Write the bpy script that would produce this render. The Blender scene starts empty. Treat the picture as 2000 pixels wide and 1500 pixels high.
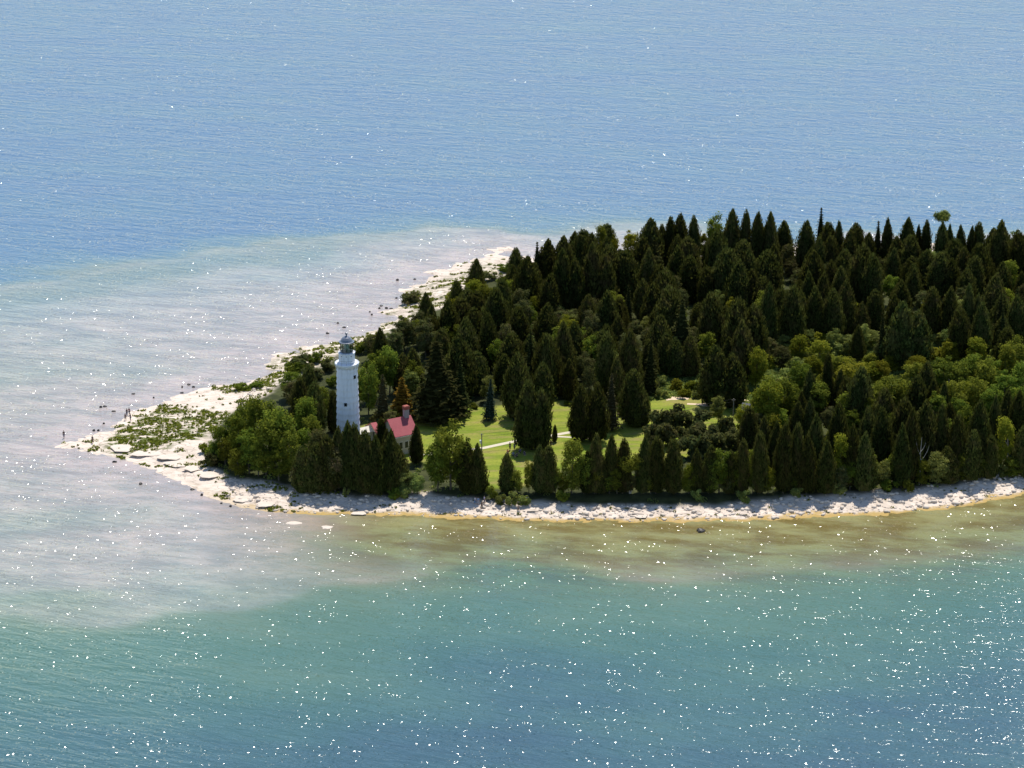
import bpy, bmesh, math, random
import numpy as np
from mathutils import Vector, Matrix
R = math.radians
random.seed(7); rng = np.random.default_rng(7)
SC = bpy.context.scene
COL = SC.collection

# ------------------------------------------------------------------ camera, sky, sun, exposure
FPX = 5600.0; PITCH = R(20.0); CAMH = 235.0
cam = bpy.data.objects.new('camera', bpy.data.cameras.new('camera')); COL.objects.link(cam)
cam.data.sensor_width = 36.0; cam.data.lens = FPX / 2000.0 * 36.0
cam.data.clip_start = 1.0; cam.data.clip_end = 30000.0
cam.location = (0, 0, CAMH); cam.rotation_euler = (R(90) - PITCH, 0, 0)
SC.camera = cam
SUN_EL, SUN_AZ = R(64), R(13)            # azimuth measured from +Y towards +X
W = bpy.data.worlds.new('World'); SC.world = W; W.use_nodes = True
wn = W.node_tree; bgn = wn.nodes['Background']
sky = wn.nodes.new('ShaderNodeTexSky'); sky.sky_type = 'NISHITA'; sky.sun_disc = False
sky.sun_elevation = SUN_EL; sky.sun_rotation = SUN_AZ; sky.air_density = 1.0; sky.dust_density = 0.2; sky.ozone_density = 2.0
wn.links.new(sky.outputs[0], bgn.inputs[0]); bgn.inputs[1].default_value = 0.125
sl = bpy.data.lights.new('sun', 'SUN'); sl.energy = 4.3; sl.angle = R(0.53); sl.color = (1.0, 0.95, 0.87)
sun = bpy.data.objects.new('sun', sl); COL.objects.link(sun)
sdir = Vector((math.sin(SUN_AZ) * math.cos(SUN_EL), math.cos(SUN_AZ) * math.cos(SUN_EL), math.sin(SUN_EL)))
sun.rotation_euler = sdir.to_track_quat('Z', 'Y').to_euler(); sun.location = (0, 600, 300)
SC.view_settings.view_transform = 'Standard'; SC.view_settings.look = 'None'
SC.view_settings.exposure = 0.34; SC.view_settings.gamma = 1.0
SC.cycles.max_bounces = 6; SC.cycles.diffuse_bounces = 2; SC.cycles.glossy_bounces = 2
SC.cycles.transparent_max_bounces = 8; SC.cycles.caustics_reflective = False; SC.cycles.caustics_refractive = False

# ------------------------------------------------------------------ photo pixel (2000 x 1500) -> point on a level plane
cp, sp = math.cos(PITCH), math.sin(PITCH)
def P(px, py, z=0.0):
    a = (px - 1000) / FPX; b = (750 - py) / FPX
    dx, dy, dz = a, cp + b * sp, -sp + b * cp
    t = (z - CAMH) / dz
    return np.array([dx * t, dy * t, z])
def scale_at(p):                         # pixels per metre, across and upright
    d = p[1] * cp + (CAMH - p[2]) * sp
    s = FPX / d
    return s, s * math.cos(math.atan2(CAMH - p[2], p[1]))
def proj(x, y, z):
    d = y * cp + (CAMH - z) * sp
    return 1000 + FPX * x / d, 750 - FPX * (y * sp + (z - CAMH) * cp) / d

# ------------------------------------------------------------------ numpy helpers
_lat = rng.random((256, 256))
def vnoise(x, y, s, o=0):
    x = np.asarray(x, float) / s + 37.3 * (o + 1); y = np.asarray(y, float) / s + 91.7 * (o + 1)
    xi = np.floor(x).astype(int); yi = np.floor(y).astype(int)
    fx = x - xi; fy = y - yi; fx = fx * fx * (3 - 2 * fx); fy = fy * fy * (3 - 2 * fy)
    g = lambda i, j: _lat[i % 256, j % 256]
    return (g(xi, yi) * (1 - fx) + g(xi + 1, yi) * fx) * (1 - fy) + (g(xi, yi + 1) * (1 - fx) + g(xi + 1, yi + 1) * fx) * fy
def fbm(x, y, s, o=0, n=3):
    a = 0; w = 1; t = 0
    for k in range(n):
        a = a + w * vnoise(x, y, s / 2 ** k, o + 5 * k); t += w; w *= 0.5
    return a / t
def poly_dist(px, py, pts, closed=True):
    px = np.asarray(px, float); py = np.asarray(py, float)
    d = np.full(px.shape, 1e9)
    n = len(pts)
    for i in range(n if closed else n - 1):
        ax, ay = pts[i]; bx, by = pts[(i + 1) % n]
        ex, ey = bx - ax, by - ay; L = ex * ex + ey * ey + 1e-9
        t = np.clip(((px - ax) * ex + (py - ay) * ey) / L, 0, 1)
        d = np.minimum(d, (px - ax - t * ex) ** 2 + (py - ay - t * ey) ** 2)
    return np.sqrt(d)
def inside(px, py, pts):
    px = np.asarray(px, float); py = np.asarray(py, float)
    r = np.zeros(px.shape, bool); n = len(pts)
    for i in range(n):
        ax, ay = pts[i]; bx, by = pts[(i + 1) % n]
        c = (ay > py) != (by > py)
        with np.errstate(divide='ignore', invalid='ignore'):
            xx = (bx - ax) * (py - ay) / ((by - ay) if by != ay else 1e-9) + ax
        r ^= c & (px < xx)
    return r
def sdist(px, py, pts):                  # positive inside
    return np.where(inside(px, py, pts), 1, -1) * poly_dist(px, py, pts)
def sstep(a, b, x):
    t = np.clip((x - a) / (b - a), 0, 1); return t * t * (3 - 2 * t)
def GP(pts, z=0.0):
    return [tuple(P(x, y, z)[:2]) for x, y in pts]

# ------------------------------------------------------------------ outlines of the island on the ground
SHORE_S = [(110,873),(160,880),(210,893),(262,908),(310,925),(350,945),(390,962),(430,980),(480,992),(540,1000),(620,1005),
 (700,1006),(800,1008),(900,1013),(1000,1018),(1100,1020),(1200,1018),(1300,1020),(1400,1018),(1500,1015),(1600,1010),
 (1700,1007),(1800,1000),(1880,990),(1950,975),(2000,965),(2100,940),(2250,890),(2400,800)]
SHORE_N = [(2500,700),(2450,560),(2300,490),(2100,472),(1900,478),(1700,480),(1500,480),(1300,484),(1150,492),(1060,500),(1015,506),
 (985,500),(1000,488),(975,484),(945,500),(905,503),(870,520),(838,524),(850,542),(800,552),(735,565),(780,575),(770,588),(800,592),
 (738,600),(722,612),(760,622),(716,632),(724,645),(690,655),(640,668),(600,672),(545,690),(500,715),(545,724),(500,742),(440,750),
 (360,768),(300,790),(262,803),(240,822),(215,838),(185,850),(150,858),(110,866)]
ISLE = GP(SHORE_S + SHORE_N)
SOUTH = GP(SHORE_S)
VEG = GP([(395,870),(405,905),(440,925),(520,945),(600,955),(700,965),(830,965),(950,972),(1050,978),(1200,982),(1400,980),(1560,966),
 (1700,960),(1830,950),(1950,930),(2050,905),(2200,850),(2350,760),(2380,600),(2200,520),(2000,500),(1500,500),(1200,510),(1050,520),
 (1010,530),(960,548),(890,590),(830,612),(760,645),(720,668),(650,705),(600,725),(560,745),(520,770),(470,795),(430,830)], 1.5)
LAWN = GP([(700,835),(760,805),(820,815),(880,800),(930,794),(1000,790),(1060,786),(1100,780),(1240,790),(1270,778),(1330,768),(1380,776),
 (1470,786),(1450,815),(1440,870),(1300,900),(1200,900),(1100,915),(1030,950),(940,955),(930,900),(800,905),(700,900)], 2.0)
MEADOW1 = GP([(1258,735),(1300,722),(1380,735),(1400,775),(1330,775),(1260,785)], 2.0)
MEADOW2 = GP([(1500,720),(1560,640),(1640,640),(1760,700),(1830,650),(1920,660),(2000,700),(2050,760),(1950,800),(1800,790),(1660,770),
 (1560,790),(1470,830),(1440,800)], 2.0)
TURF2 = GP([(530,700),(580,668),(650,660),(700,640),(760,600),(800,560),(860,545),(950,515),(1010,520),(940,560),(850,600),(740,680),(680,760),(560,770),(450,770),(430,755),(500,738)], 1.0)
TURF = GP([(205,862),(225,842),(262,822),(300,803),(340,797),(380,806),(440,812),(460,835),(420,850),(390,862),(340,868),(325,880),(262,882),(215,880)], 0.8)

def fields(x, y):
    x = np.asarray(x, float); y = np.asarray(y, float)
    sd = sdist(x, y, ISLE)
    nw = sstep(655, 670, y) * sstep(-75, -60, x)
    sd = sd + (3.0 + 9.0 * nw) * (fbm(x, y * 1.6, 7, 1) - 0.5 - 0.05 * nw) + 1.2 * (vnoise(x, y * 2, 1.9, 3) - 0.5)
    veg = sstep(-1.5, 1.5, sdist(x, y, VEG) + 4 * (fbm(x, y, 5, 2) - 0.5))
    lawn = sstep(-0.8, 0.8, sdist(x, y, LAWN) + 2.5 * (fbm(x, y, 5, 4) - 0.5))
    return sd, veg, lawn
def height(x, y, F=None):
    x = np.asarray(x, float); y = np.asarray(y, float)
    sd, veg, lawn = F if F is not None else fields(x, y)
    hm = 0.85 + 1.15 * sstep(-100, -50, x)
    z = hm * sstep(-3, 15, sd) - hm * sstep(-3, 15, 0.0)
    z = np.where(sd < 0, sd * 0.12, z)
    q = 0.26; zz = z + 0.32 * (fbm(x, y * 2.2, 6, 6) - 0.5)
    led = (np.floor(zz / q) + sstep(0.7, 1.0, zz / q - np.floor(zz / q))) * q
    rough = 0.22 * (fbm(x, y, 1.3, 8, 2) - 0.5)
    bare = (1 - veg) * (1 - lawn)
    wet = sstep(0.4, 2.0, sd)
    r = z * (1 - 0.8 * bare * wet) + (led + 0.06) * 0.8 * bare * wet + rough * (0.35 * veg + bare) * (1 - lawn)
    return r * (1 - lawn) + 2.0 * lawn * 1.0
def gz(x, y):
    return float(height(np.array([x]), np.array([y]))[0])
def ground_at(px, py):                   # where the ray through a pixel meets the terrain
    z = 1.5
    for _ in range(3):
        p = P(px, py, z); z = max(gz(p[0], p[1]), -0.1)
    return np.array([p[0], p[1], z])

# ------------------------------------------------------------------ nodes
def newmat(name):
    m = bpy.data.materials.new(name); m.use_nodes = True
    return m, m.node_tree, m.node_tree.nodes['Principled BSDF']
class NB:
    def __init__(s, nt): s.nt = nt
    def n(s, t, ins=None, **kw):
        nd = s.nt.nodes.new(t)
        for k, v in kw.items(): setattr(nd, k, v)
        for k, v in (ins or {}).items():
            if hasattr(v, 'is_output') or isinstance(v, bpy.types.NodeSocket): s.nt.links.new(v, nd.inputs[k])
            else: nd.inputs[k].default_value = v
        return nd
    def math(s, op, a, b=None, c=None, clamp=False):
        i = {0: a}
        if b is not None: i[1] = b
        if c is not None: i[2] = c
        return s.n('ShaderNodeMath', i, operation=op, use_clamp=clamp).outputs[0]
    def vm(s, op, a, b=None, out=0):
        i = {0: a}
        if b is not None: i[1] = b
        return s.n('ShaderNodeVectorMath', i, operation=op).outputs[out]
    def mix(s, f, a, b, blend='MIX'):
        nd = s.nt.nodes.new('ShaderNodeMix'); nd.data_type = 'RGBA'; nd.blend_type = blend
        for k, v in ((0, f), (6, a), (7, b)):
            if isinstance(v, bpy.types.NodeSocket): s.nt.links.new(v, nd.inputs[k])
            else:
                if k != 0 and len(v) == 3: v = (*v, 1)
                nd.inputs[k].default_value = v
        return nd.outputs[2]
    def attr(s, name, out='Fac'): return s.n('ShaderNodeAttribute', attribute_name=name).outputs[out]
    def noise(s, vec, scale, detail=3, rough=0.5, dist=0.0):
        return s.n('ShaderNodeTexNoise', {'Vector': vec, 'Scale': scale, 'Detail': detail, 'Roughness': rough, 'Distortion': dist}).outputs['Fac']
    def ramp(s, f, a, b):
        return s.n('ShaderNodeMapRange', {0: f, 1: a, 2: b, 3: 0.0, 4: 1.0}, interpolation_type='SMOOTHSTEP').outputs[0]
    def pos(s): return s.n('ShaderNodeNewGeometry').outputs['Position']
    def obj(s): return s.n('ShaderNodeTexCoord').outputs['Object']
    def mapping(s, v, rot=(0, 0, 0), sc=(1, 1, 1)):
        if rot[2]: v = s.n('ShaderNodeMapping', {'Vector': v, 'Rotation': rot}).outputs[0]
        return s.n('ShaderNodeMapping', {'Vector': v, 'Scale': sc}).outputs[0]
    def link(s, a, b): s.nt.links.new(a, b)

def simple(name, col, rough=0.7, var=0.12, scale=3.0, bump=0.0, metal=0.0, spec=0.3):
    m, nt, b = newmat(name); q = NB(nt)
    nz = q.noise(q.obj(), scale, 4, 0.6)
    q.link(q.mix(nz, tuple(c * (1 - var) for c in col), tuple(min(1, c * (1 + var)) for c in col)), b.inputs['Base Color'])
    b.inputs['Roughness'].default_value = rough; b.inputs['Metallic'].default_value = metal
    b.inputs['Specular IOR Level'].default_value = spec
    if bump:
        bp = q.n('ShaderNodeBump', {'Height': nz, 'Distance': bump, 'Strength': 1.0}); q.link(bp.outputs[0], b.inputs['Normal'])
    return m

def leafmat(name, dark, light, brown=None, trans=0.25):
    m, nt, b = newmat(name); q = NB(nt)
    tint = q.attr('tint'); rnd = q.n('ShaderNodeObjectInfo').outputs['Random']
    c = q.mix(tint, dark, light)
    if brown: c = q.mix(q.math('MULTIPLY', q.ramp(q.noise(q.obj(), 0.55, 3), 0.45, 0.7), 0.7), c, brown)
    hs = q.n('ShaderNodeHueSaturation', {'Hue': q.math('MULTIPLY_ADD', q.math('FRACT', q.math('MULTIPLY', rnd, 7.3)), 0.055, 0.475), 'Saturation': 1.0,
             'Value': q.math('MULTIPLY_ADD', rnd, 0.75, 0.62), 'Fac': 1.0, 'Color': c}).outputs[0]
    nt.nodes.remove(b)
    out = nt.nodes['Material Output']
    d = q.n('ShaderNodeBsdfDiffuse', {'Color': hs, 'Roughness': 0.5})
    t = q.n('ShaderNodeBsdfTranslucent', {'Color': q.mix(0.5, hs, (light[0] * 1.2, light[1] * 1.1, light[2] * 0.6))})
    mx = q.n('ShaderNodeMixShader', {0: trans, 1: d.outputs[0], 2: t.outputs[0]})
    q.link(mx.outputs[0], out.inputs['Surface'])
    return m

M = {}
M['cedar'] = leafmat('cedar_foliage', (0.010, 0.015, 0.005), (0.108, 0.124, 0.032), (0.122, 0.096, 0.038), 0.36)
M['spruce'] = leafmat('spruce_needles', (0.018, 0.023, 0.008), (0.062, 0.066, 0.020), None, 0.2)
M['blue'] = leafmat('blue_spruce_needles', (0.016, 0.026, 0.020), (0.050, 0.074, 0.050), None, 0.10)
M['brown'] = leafmat('browning_needles', (0.060, 0.050, 0.025), (0.125, 0.105, 0.050), None, 0.12)
M['orange'] = leafmat('yellowing_needles', (0.14, 0.085, 0.015), (0.42, 0.26, 0.045), None, 0.38)
M['leafy'] = leafmat('broad_leaves', (0.045, 0.070, 0.012), (0.255, 0.290, 0.042), None, 0.48)
M['bright'] = leafmat('bright_leaves', (0.090, 0.120, 0.012), (0.320, 0.320, 0.040), None, 0.50)
M['dull'] = leafmat('olive_leaves', (0.052, 0.064, 0.022), (0.145, 0.155, 0.050), (0.14, 0.10, 0.05), 0.36)
M['pale'] = leafmat('pale_leaves', (0.085, 0.120, 0.040), (0.360, 0.400, 0.115), None, 0.5)
M['bark'] = simple('bark', (0.10, 0.085, 0.065), 0.9)
M['deadwood'] = simple('bleached_wood', (0.36, 0.33, 0.29), 0.8)
M['stone'] = simple('limestone_cobble', (0.62, 0.53, 0.44), 0.85, 0.22, 0.35)
M['darkrock'] = simple('dark_wet_rock', (0.05, 0.045, 0.04), 0.5)
M['white'] = simple('white_painted_steel', (0.80, 0.81, 0.84), 0.45, 0.05, 0.9)
M['greypaint'] = simple('grey_painted_iron', (0.15, 0.17, 0.21), 0.28, 0.1, 2.0, spec=0.6)
M['black'] = simple('black_iron', (0.02, 0.02, 0.022), 0.5)
M['glazing_dark'] = simple('dark_glazing', (0.02, 0.025, 0.03), 0.1, spec=0.5)
M['cream'] = simple('cream_brick', (0.58, 0.50, 0.38), 0.85, 0.12, 6)
M['trim'] = simple('cream_paint', (0.78, 0.72, 0.60), 0.6)
M['concrete'] = simple('pale_concrete', (0.55, 0.49, 0.37), 0.9, 0.1, 1.2)
M['sand'] = simple('trodden_sand', (0.62, 0.48, 0.33), 0.95, 0.12, 0.7)
M['polewood'] = simple('weathered_pole_wood', (0.22, 0.20, 0.18), 0.85)
M['brick'] = simple('red_brick', (0.30, 0.09, 0.065), 0.9, 0.15, 8)
M['chimney'] = simple('weathered_grey_brick', (0.36, 0.31, 0.30), 0.9, 0.25, 5)
M['greyroof'] = simple('grey_shingles', (0.13, 0.13, 0.145), 0.85, 0.2, 3)

# red shingles with courses
m, nt, b = newmat('red_shingles'); q = NB(nt)
br = q.n('ShaderNodeTexBrick', {'Vector': q.obj(), 'Color1': (0.36, 0.062, 0.072, 1), 'Color2': (0.27, 0.046, 0.056, 1), 'Mortar': (0.25, 0.045, 0.055, 1),
         'Scale': 1.0, 'Mortar Size': 0.02, 'Brick Width': 0.5, 'Row Height': 0.28})
q.link(q.mix(q.noise(q.obj(), 0.8, 4), br.outputs[0], (0.38, 0.09, 0.095)), b.inputs['Base Color']); b.inputs['Roughness'].default_value = 0.8
M['redroof'] = m
# streaked plated steel of the tower
m, nt, b = newmat('plated_white_steel'); q = NB(nt)
st = q.noise(q.mapping(q.obj(), sc=(2.2, 2.2, 0.22)), 1.0, 5, 0.65)
c = q.mix(q.ramp(st, 0.45, 0.8), (0.80, 0.82, 0.86), (0.60, 0.60, 0.63))
c = q.mix(q.math('MULTIPLY', q.ramp(q.noise(q.mapping(q.obj(), sc=(3, 3, 0.5)), 1.3, 4, 0.7), 0.66, 0.78), 0.6), c, (0.42, 0.34, 0.28))
q.link(c, b.inputs['Base Color']); b.inputs['Roughness'].default_value = 0.5
M['tower'] = m
# lantern glass and lens
m, nt, b = newmat('lantern_glass'); q = NB(nt); nt.nodes.remove(b)
g = q.n('ShaderNodeBsdfGlossy', {'Color': (0.9, 0.95, 1, 1), 'Roughness': 0.05}); t = q.n('ShaderNodeBsdfTransparent', {'Color': (0.48, 0.54, 0.48, 1)})
q.link(q.n('ShaderNodeMixShader', {0: 0.09, 1: t.outputs[0], 2: g.outputs[0]}).outputs[0], nt.nodes['Material Output'].inputs['Surface'])
M['glass'] = m
m, nt, b = newmat('lens_glass'); q = NB(nt)
b.inputs['Base Color'].default_value = (0.62, 0.95, 0.90, 1); b.inputs['Roughness'].default_value = 0.15; b.inputs['Specular IOR Level'].default_value = 1.0
M['lens'] = m

# ------------------------------------------------------------------ ground material
m, nt, b = newmat('island_ground'); q = NB(nt); pos = q.pos()
n1 = q.noise(pos, 0.35, 5, 0.6); n2 = q.noise(pos, 1.6, 4, 0.6); n3 = q.noise(q.mapping(pos, sc=(0.5, 1.3, 1)), 0.9, 6, 0.7)
rock = q.mix(q.ramp(n1, 0.3, 0.7), (0.58, 0.485, 0.395), (0.72, 0.615, 0.52))
rock = q.mix(q.math('MULTIPLY', q.ramp(n3, 0.56, 0.66), 0.55), rock, (0.36, 0.29, 0.20))
vor = q.n('ShaderNodeTexVoronoi', {'Vector': q.mapping(pos, rot=(0, 0, 0.25), sc=(0.22, 0.75, 1)), 'Scale': 1.0}, feature='DISTANCE_TO_EDGE').outputs[0]
rock = q.mix(q.math('MULTIPLY', q.math('SUBTRACT', 1.0, q.ramp(vor, 0.0, 0.045)), 0.55), rock, (0.17, 0.13, 0.09))
z = q.n('ShaderNodeSeparateXYZ', {0: pos}).outputs[2]
low = q.math('SUBTRACT', 1.0, q.ramp(q.math('ADD', z, q.math('MULTIPLY', q.math('SUBTRACT', n2, 0.5), 0.25)), 0.03, 0.3))
rock = q.mix(q.math('MULTIPLY', low, q.attr('algae')), rock, (0.42, 0.29, 0.10))
weed = q.mix(n2, (0.05, 0.07, 0.02), (0.14, 0.16, 0.04))
tuft = q.math('MULTIPLY', q.attr('turf'), q.ramp(q.noise(q.mapping(pos, sc=(0.6, 1.5, 1)), 0.55, 5, 0.65), 0.46, 0.56))
c = q.mix(tuft, rock, weed)
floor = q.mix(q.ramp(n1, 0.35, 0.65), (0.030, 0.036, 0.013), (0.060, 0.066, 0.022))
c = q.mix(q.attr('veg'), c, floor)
mead = q.mix(q.ramp(n2, 0.35, 0.65), (0.10, 0.16, 0.03), (0.22, 0.30, 0.07))
c = q.mix(q.attr('meadow'), c, mead)
lw = q.mix(q.ramp(q.noise(q.mapping(pos, sc=(0.5, 1.6, 1)), 0.16, 5, 0.6), 0.36, 0.66), (0.145, 0.200, 0.018), (0.255, 0.275, 0.038))
lw = q.mix(q.math('MULTIPLY', q.ramp(q.noise(q.mapping(pos, sc=(0.4, 1.6, 1)), 0.33, 5, 0.6), 0.46, 0.66), 0.8), lw, (0.27, 0.22, 0.075))
lw = q.mix(q.math('MULTIPLY', q.ramp(n2, 0.4, 0.7), 0.35), lw, (0.09, 0.13, 0.02))
c = q.mix(q.attr('lawn'), c, lw)
q.link(c, b.inputs['Base Color']); b.inputs['Roughness'].default_value = 0.95; b.inputs['Specular IOR Level'].default_value = 0.15
bh = q.math('ADD', q.math('MULTIPLY', n2, 0.12), q.math('MULTIPLY', q.noise(pos, 6, 3), 0.05))
q.link(q.n('ShaderNodeBump', {'Height': bh, 'Distance': 1.0, 'Strength': 0.8}).outputs[0], b.inputs['Normal'])
M['ground'] = m

# ------------------------------------------------------------------ water material: lake bed seen through the depth of water, waves, facets
m, nt, b = newmat('lake_water'); q = NB(nt); pos = q.pos()
dep = q.attr('depth'); alg = q.attr('algae')
dn = q.noise(q.mapping(pos, rot=(0, 0, 0.2), sc=(0.02, 0.055, 1)), 1.0, 5, 0.6)
d2 = q.math('MAXIMUM', q.math('MULTIPLY', dep, q.math('MULTIPLY_ADD', dn, 1.3, 0.3)), 0.02)
pn = q.noise(q.mapping(pos, rot=(0, 0, 0.15), sc=(0.06, 0.17, 1)), 1.0, 6, 0.65)
bed = q.mix(q.ramp(pn, 0.35, 0.65), (0.46, 0.375, 0.345), (0.29, 0.26, 0.25))
alc = q.mix(q.ramp(pn, 0.38, 0.62), (0.160, 0.122, 0.038), (0.260, 0.240, 0.105))
pn2 = q.noise(q.mapping(pos, rot=(0, 0, -0.1), sc=(0.25, 0.7, 1)), 1.0, 5, 0.7)
bed = q.mix(q.math('MULTIPLY', q.ramp(pn2, 0.48, 0.62), 0.45), bed, (0.24, 0.25, 0.24))
bed = q.mix(q.ramp(dep, 1.5, 3.2), bed, (0.245, 0.245, 0.185))
bed = q.mix(alg, bed, alc)
vb = q.n('ShaderNodeTexVoronoi', {'Vector': q.mapping(pos, rot=(0, 0, 0.3), sc=(0.035, 0.12, 1)), 'Scale': 1.0}, feature='DISTANCE_TO_EDGE').outputs[0]
bed = q.mix(q.math('MULTIPLY', q.math('SUBTRACT', 1.0, q.ramp(vb, 0.0, 0.08)), 0.08), bed, (0.13, 0.14, 0.13))
wcol = q.mix(q.ramp(dep, 4.5, 12.0), (0.044, 0.086, 0.108), (0.044, 0.072, 0.128))
wcol = q.mix(q.attr('open_lake_sky'), wcol, (0.080, 0.145, 0.262))  # bluer open water, its body colour also lightened to stand for reflected sky
comb = nt.nodes.new('ShaderNodeCombineColor'); inv = nt.nodes.new('ShaderNodeCombineColor')
for i, k in enumerate((0.28, 0.125, 0.225)):
    e = q.math('EXPONENT', q.math('MULTIPLY', d2, -k)); q.link(e, comb.inputs[i]); q.link(q.math('SUBTRACT', 1.0, e), inv.inputs[i])
body = q.mix(1.0, bed, comb.outputs[0], 'MULTIPLY')
body = q.mix(1.0, body, q.mix(1.0, inv.outputs[0], wcol, 'MULTIPLY'), 'ADD')
q.link(body, b.inputs['Base Color'])
w1 = q.noise(q.mapping(pos, rot=(0, 0, 0.36), sc=(0.13, 0.50, 1)), 1.0, 4, 0.55, 0.4)
w2 = q.noise(q.mapping(pos, rot=(0, 0, 0.42), sc=(0.42, 1.3, 1)), 1.0, 3, 0.55)
w3 = q.noise(q.mapping(pos, rot=(0, 0, 0.12), sc=(0.03, 0.15, 1)), 1.0, 2, 0.5)
wh = q.math('ADD', q.math('ADD', q.math('MULTIPLY', w1, 0.82), q.math('MULTIPLY', w2, 0.36)), q.math('MULTIPLY', w3, 0.6))
calm = q.math('MULTIPLY_ADD', q.ramp(dep, 0.2, 2.5), 0.3, 0.7)
wh = q.math('MULTIPLY', wh, calm)
bmp = q.n('ShaderNodeBump', {'Height': wh, 'Distance': 0.55, 'Strength': 1.0}).outputs[0]
vc = q.n('ShaderNodeTexVoronoi', {'Vector': q.mapping(pos, sc=(3.3, 2.1, 1)), 'Scale': 1.0}).outputs['Color']
sv = q.n('ShaderNodeSeparateColor', {0: vc}).outputs
clump = q.noise(q.mapping(pos, sc=(0.07, 0.12, 1)), 1.0, 3, 0.6)
on = q.math('GREATER_THAN', sv[2], q.math('MULTIPLY_ADD', clump, -1.3, 1.49))
tx = q.math('MULTIPLY', q.math('MULTIPLY', q.math('SUBTRACT', sv[0], 0.5), 0.60), on)
ty = q.math('MULTIPLY', q.math('MULTIPLY', q.math('SUBTRACT', sv[1], 0.5), q.math('MULTIPLY_ADD', q.ramp(dep, 2.0, 0.6), 0.14, 0.60)), on)
tilt = q.n('ShaderNodeCombineXYZ', {0: tx, 1: ty}).outputs[0]
nrm = q.vm('NORMALIZE', q.vm('ADD', bmp, tilt))
q.link(nrm, b.inputs['Normal'])
b.inputs['Roughness'].default_value = 0.12; b.inputs['IOR'].default_value = 1.34
M['water'] = m

# ------------------------------------------------------------------ mesh building
class MB:
    def __init__(s): s.v = []; s.f = []; s.t = []
    def add(s, vs, fs, tint=0.5):
        o = len(s.v); s.v += [tuple(p) for p in vs]
        for f in fs: s.f.append([i + o for i in f]); s.t.append(tint)
    def box(s, c, d, rz=0.0):
        x, y, zz = d[0] / 2, d[1] / 2, d[2] / 2; ca, sa = math.cos(rz), math.sin(rz)
        vs = [(c[0] + a * x * ca - e * y * sa, c[1] + a * x * sa + e * y * ca, c[2] + g * zz) for a in (-1, 1) for e in (-1, 1) for g in (-1, 1)]
        s.add(vs, [(0, 1, 3, 2), (4, 6, 7, 5), (0, 4, 5, 1), (2, 3, 7, 6), (0, 2, 6, 4), (1, 5, 7, 3)])
    def lathe(s, prof, seg=32, cap=True, c=(0, 0, 0), a0=0.0):
        vs = []; fs = []
        for r, h in prof:
            for k in range(seg):
                a = a0 + 2 * math.pi * k / seg; vs.append((c[0] + r * math.cos(a), c[1] + r * math.sin(a), c[2] + h))
        for i in range(len(prof) - 1):
            for k in range(seg):
                k2 = (k + 1) % seg; fs.append((i * seg + k, i * seg + k2, (i + 1) * seg + k2, (i + 1) * seg + k))
        if cap: fs.append(tuple(range(seg))[::-1]); fs.append(tuple((len(prof) - 1) * seg + k for k in range(seg)))
        s.add(vs, fs)
    def tube(s, pts, rads, seg=6):
        pts = [Vector(p) for p in pts]; vs = []; fs = []
        for i, p in enumerate(pts):
            d = (pts[min(i + 1, len(pts) - 1)] - pts[max(i - 1, 0)]).normalized()
            u = d.orthogonal().normalized(); w = d.cross(u)
            r = rads[i] if hasattr(rads, '__len__') else rads
            for k in range(seg):
                a = 2 * math.pi * k / seg; vs.append(p + u * (r * math.cos(a)) + w * (r * math.sin(a)))
        for i in range(len(pts) - 1):
            for k in range(seg):
                k2 = (k + 1) % seg; fs.append((i * seg + k, i * seg + k2, (i + 1) * seg + k2, (i + 1) * seg + k))
        fs.append(tuple(range(seg))[::-1]); fs.append(tuple((len(pts) - 1) * seg + k for k in range(seg)))
        s.add(vs, fs)
    def mesh(s, name, mat, smooth=False):
        me = bpy.data.meshes.new(name); me.from_pydata([tuple(map(float, p)) for p in s.v], [], s.f)
        at = me.attributes.new('tint', 'FLOAT', 'FACE'); at.data.foreach_set('value', np.array(s.t, np.float32))
        if mat: me.materials.append(mat)
        if smooth: me.polygons.foreach_set('use_smooth', [True] * len(me.polygons))
        me.update(); return me
    def build(s, name, mat, parent=None, smooth=False):
        return link(name, s.mesh(name, mat, smooth), parent)
def link(name, data, parent=None, loc=None):
    o = bpy.data.objects.new(name, data); COL.objects.link(o)
    if parent: o.parent = parent
    if loc is not None: o.location = loc
    return o
def tag(o, label=None, cat=None, group=None, kind=None):
    for k, v in (('label', label), ('category', cat), ('group', group), ('kind', kind)):
        if v: o[k] = v
    return o
def empty(name, loc, rz=0.0):
    o = link(name, None, None, loc); o.rotation_euler = (0, 0, rz); o.empty_display_size = 0.5; return o
def np_mesh(name, V, F, mats, smooth=False):
    me = bpy.data.meshes.new(name); V = np.asarray(V, np.float32); F = np.asarray(F, np.int32)
    me.vertices.add(len(V)); me.vertices.foreach_set('co', V.ravel())
    k = F.shape[1]; me.loops.add(F.size); me.loops.foreach_set('vertex_index', F.ravel())
    me.polygons.add(len(F)); me.polygons.foreach_set('loop_start', np.arange(0, F.size, k, dtype=np.int32))
    for mm in mats: me.materials.append(mm)
    me.update(calc_edges=True); me.validate()
    if smooth: me.polygons.foreach_set('use_smooth', np.ones(len(me.polygons), bool))
    return me
def vattr(me, name, a):
    at = me.attributes.new(name, 'FLOAT', 'POINT'); at.data.foreach_set('value', np.asarray(a, np.float32).ravel())
def grid(xs, ys):
    X, Y = np.meshgrid(xs, ys); nx = len(xs); ny = len(ys)
    i = (np.arange(ny - 1)[:, None] * nx + np.arange(nx - 1)[None, :]).ravel()
    return X.ravel(), Y.ravel(), np.stack([i, i + 1, i + nx + 1, i + nx], 1)

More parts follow.
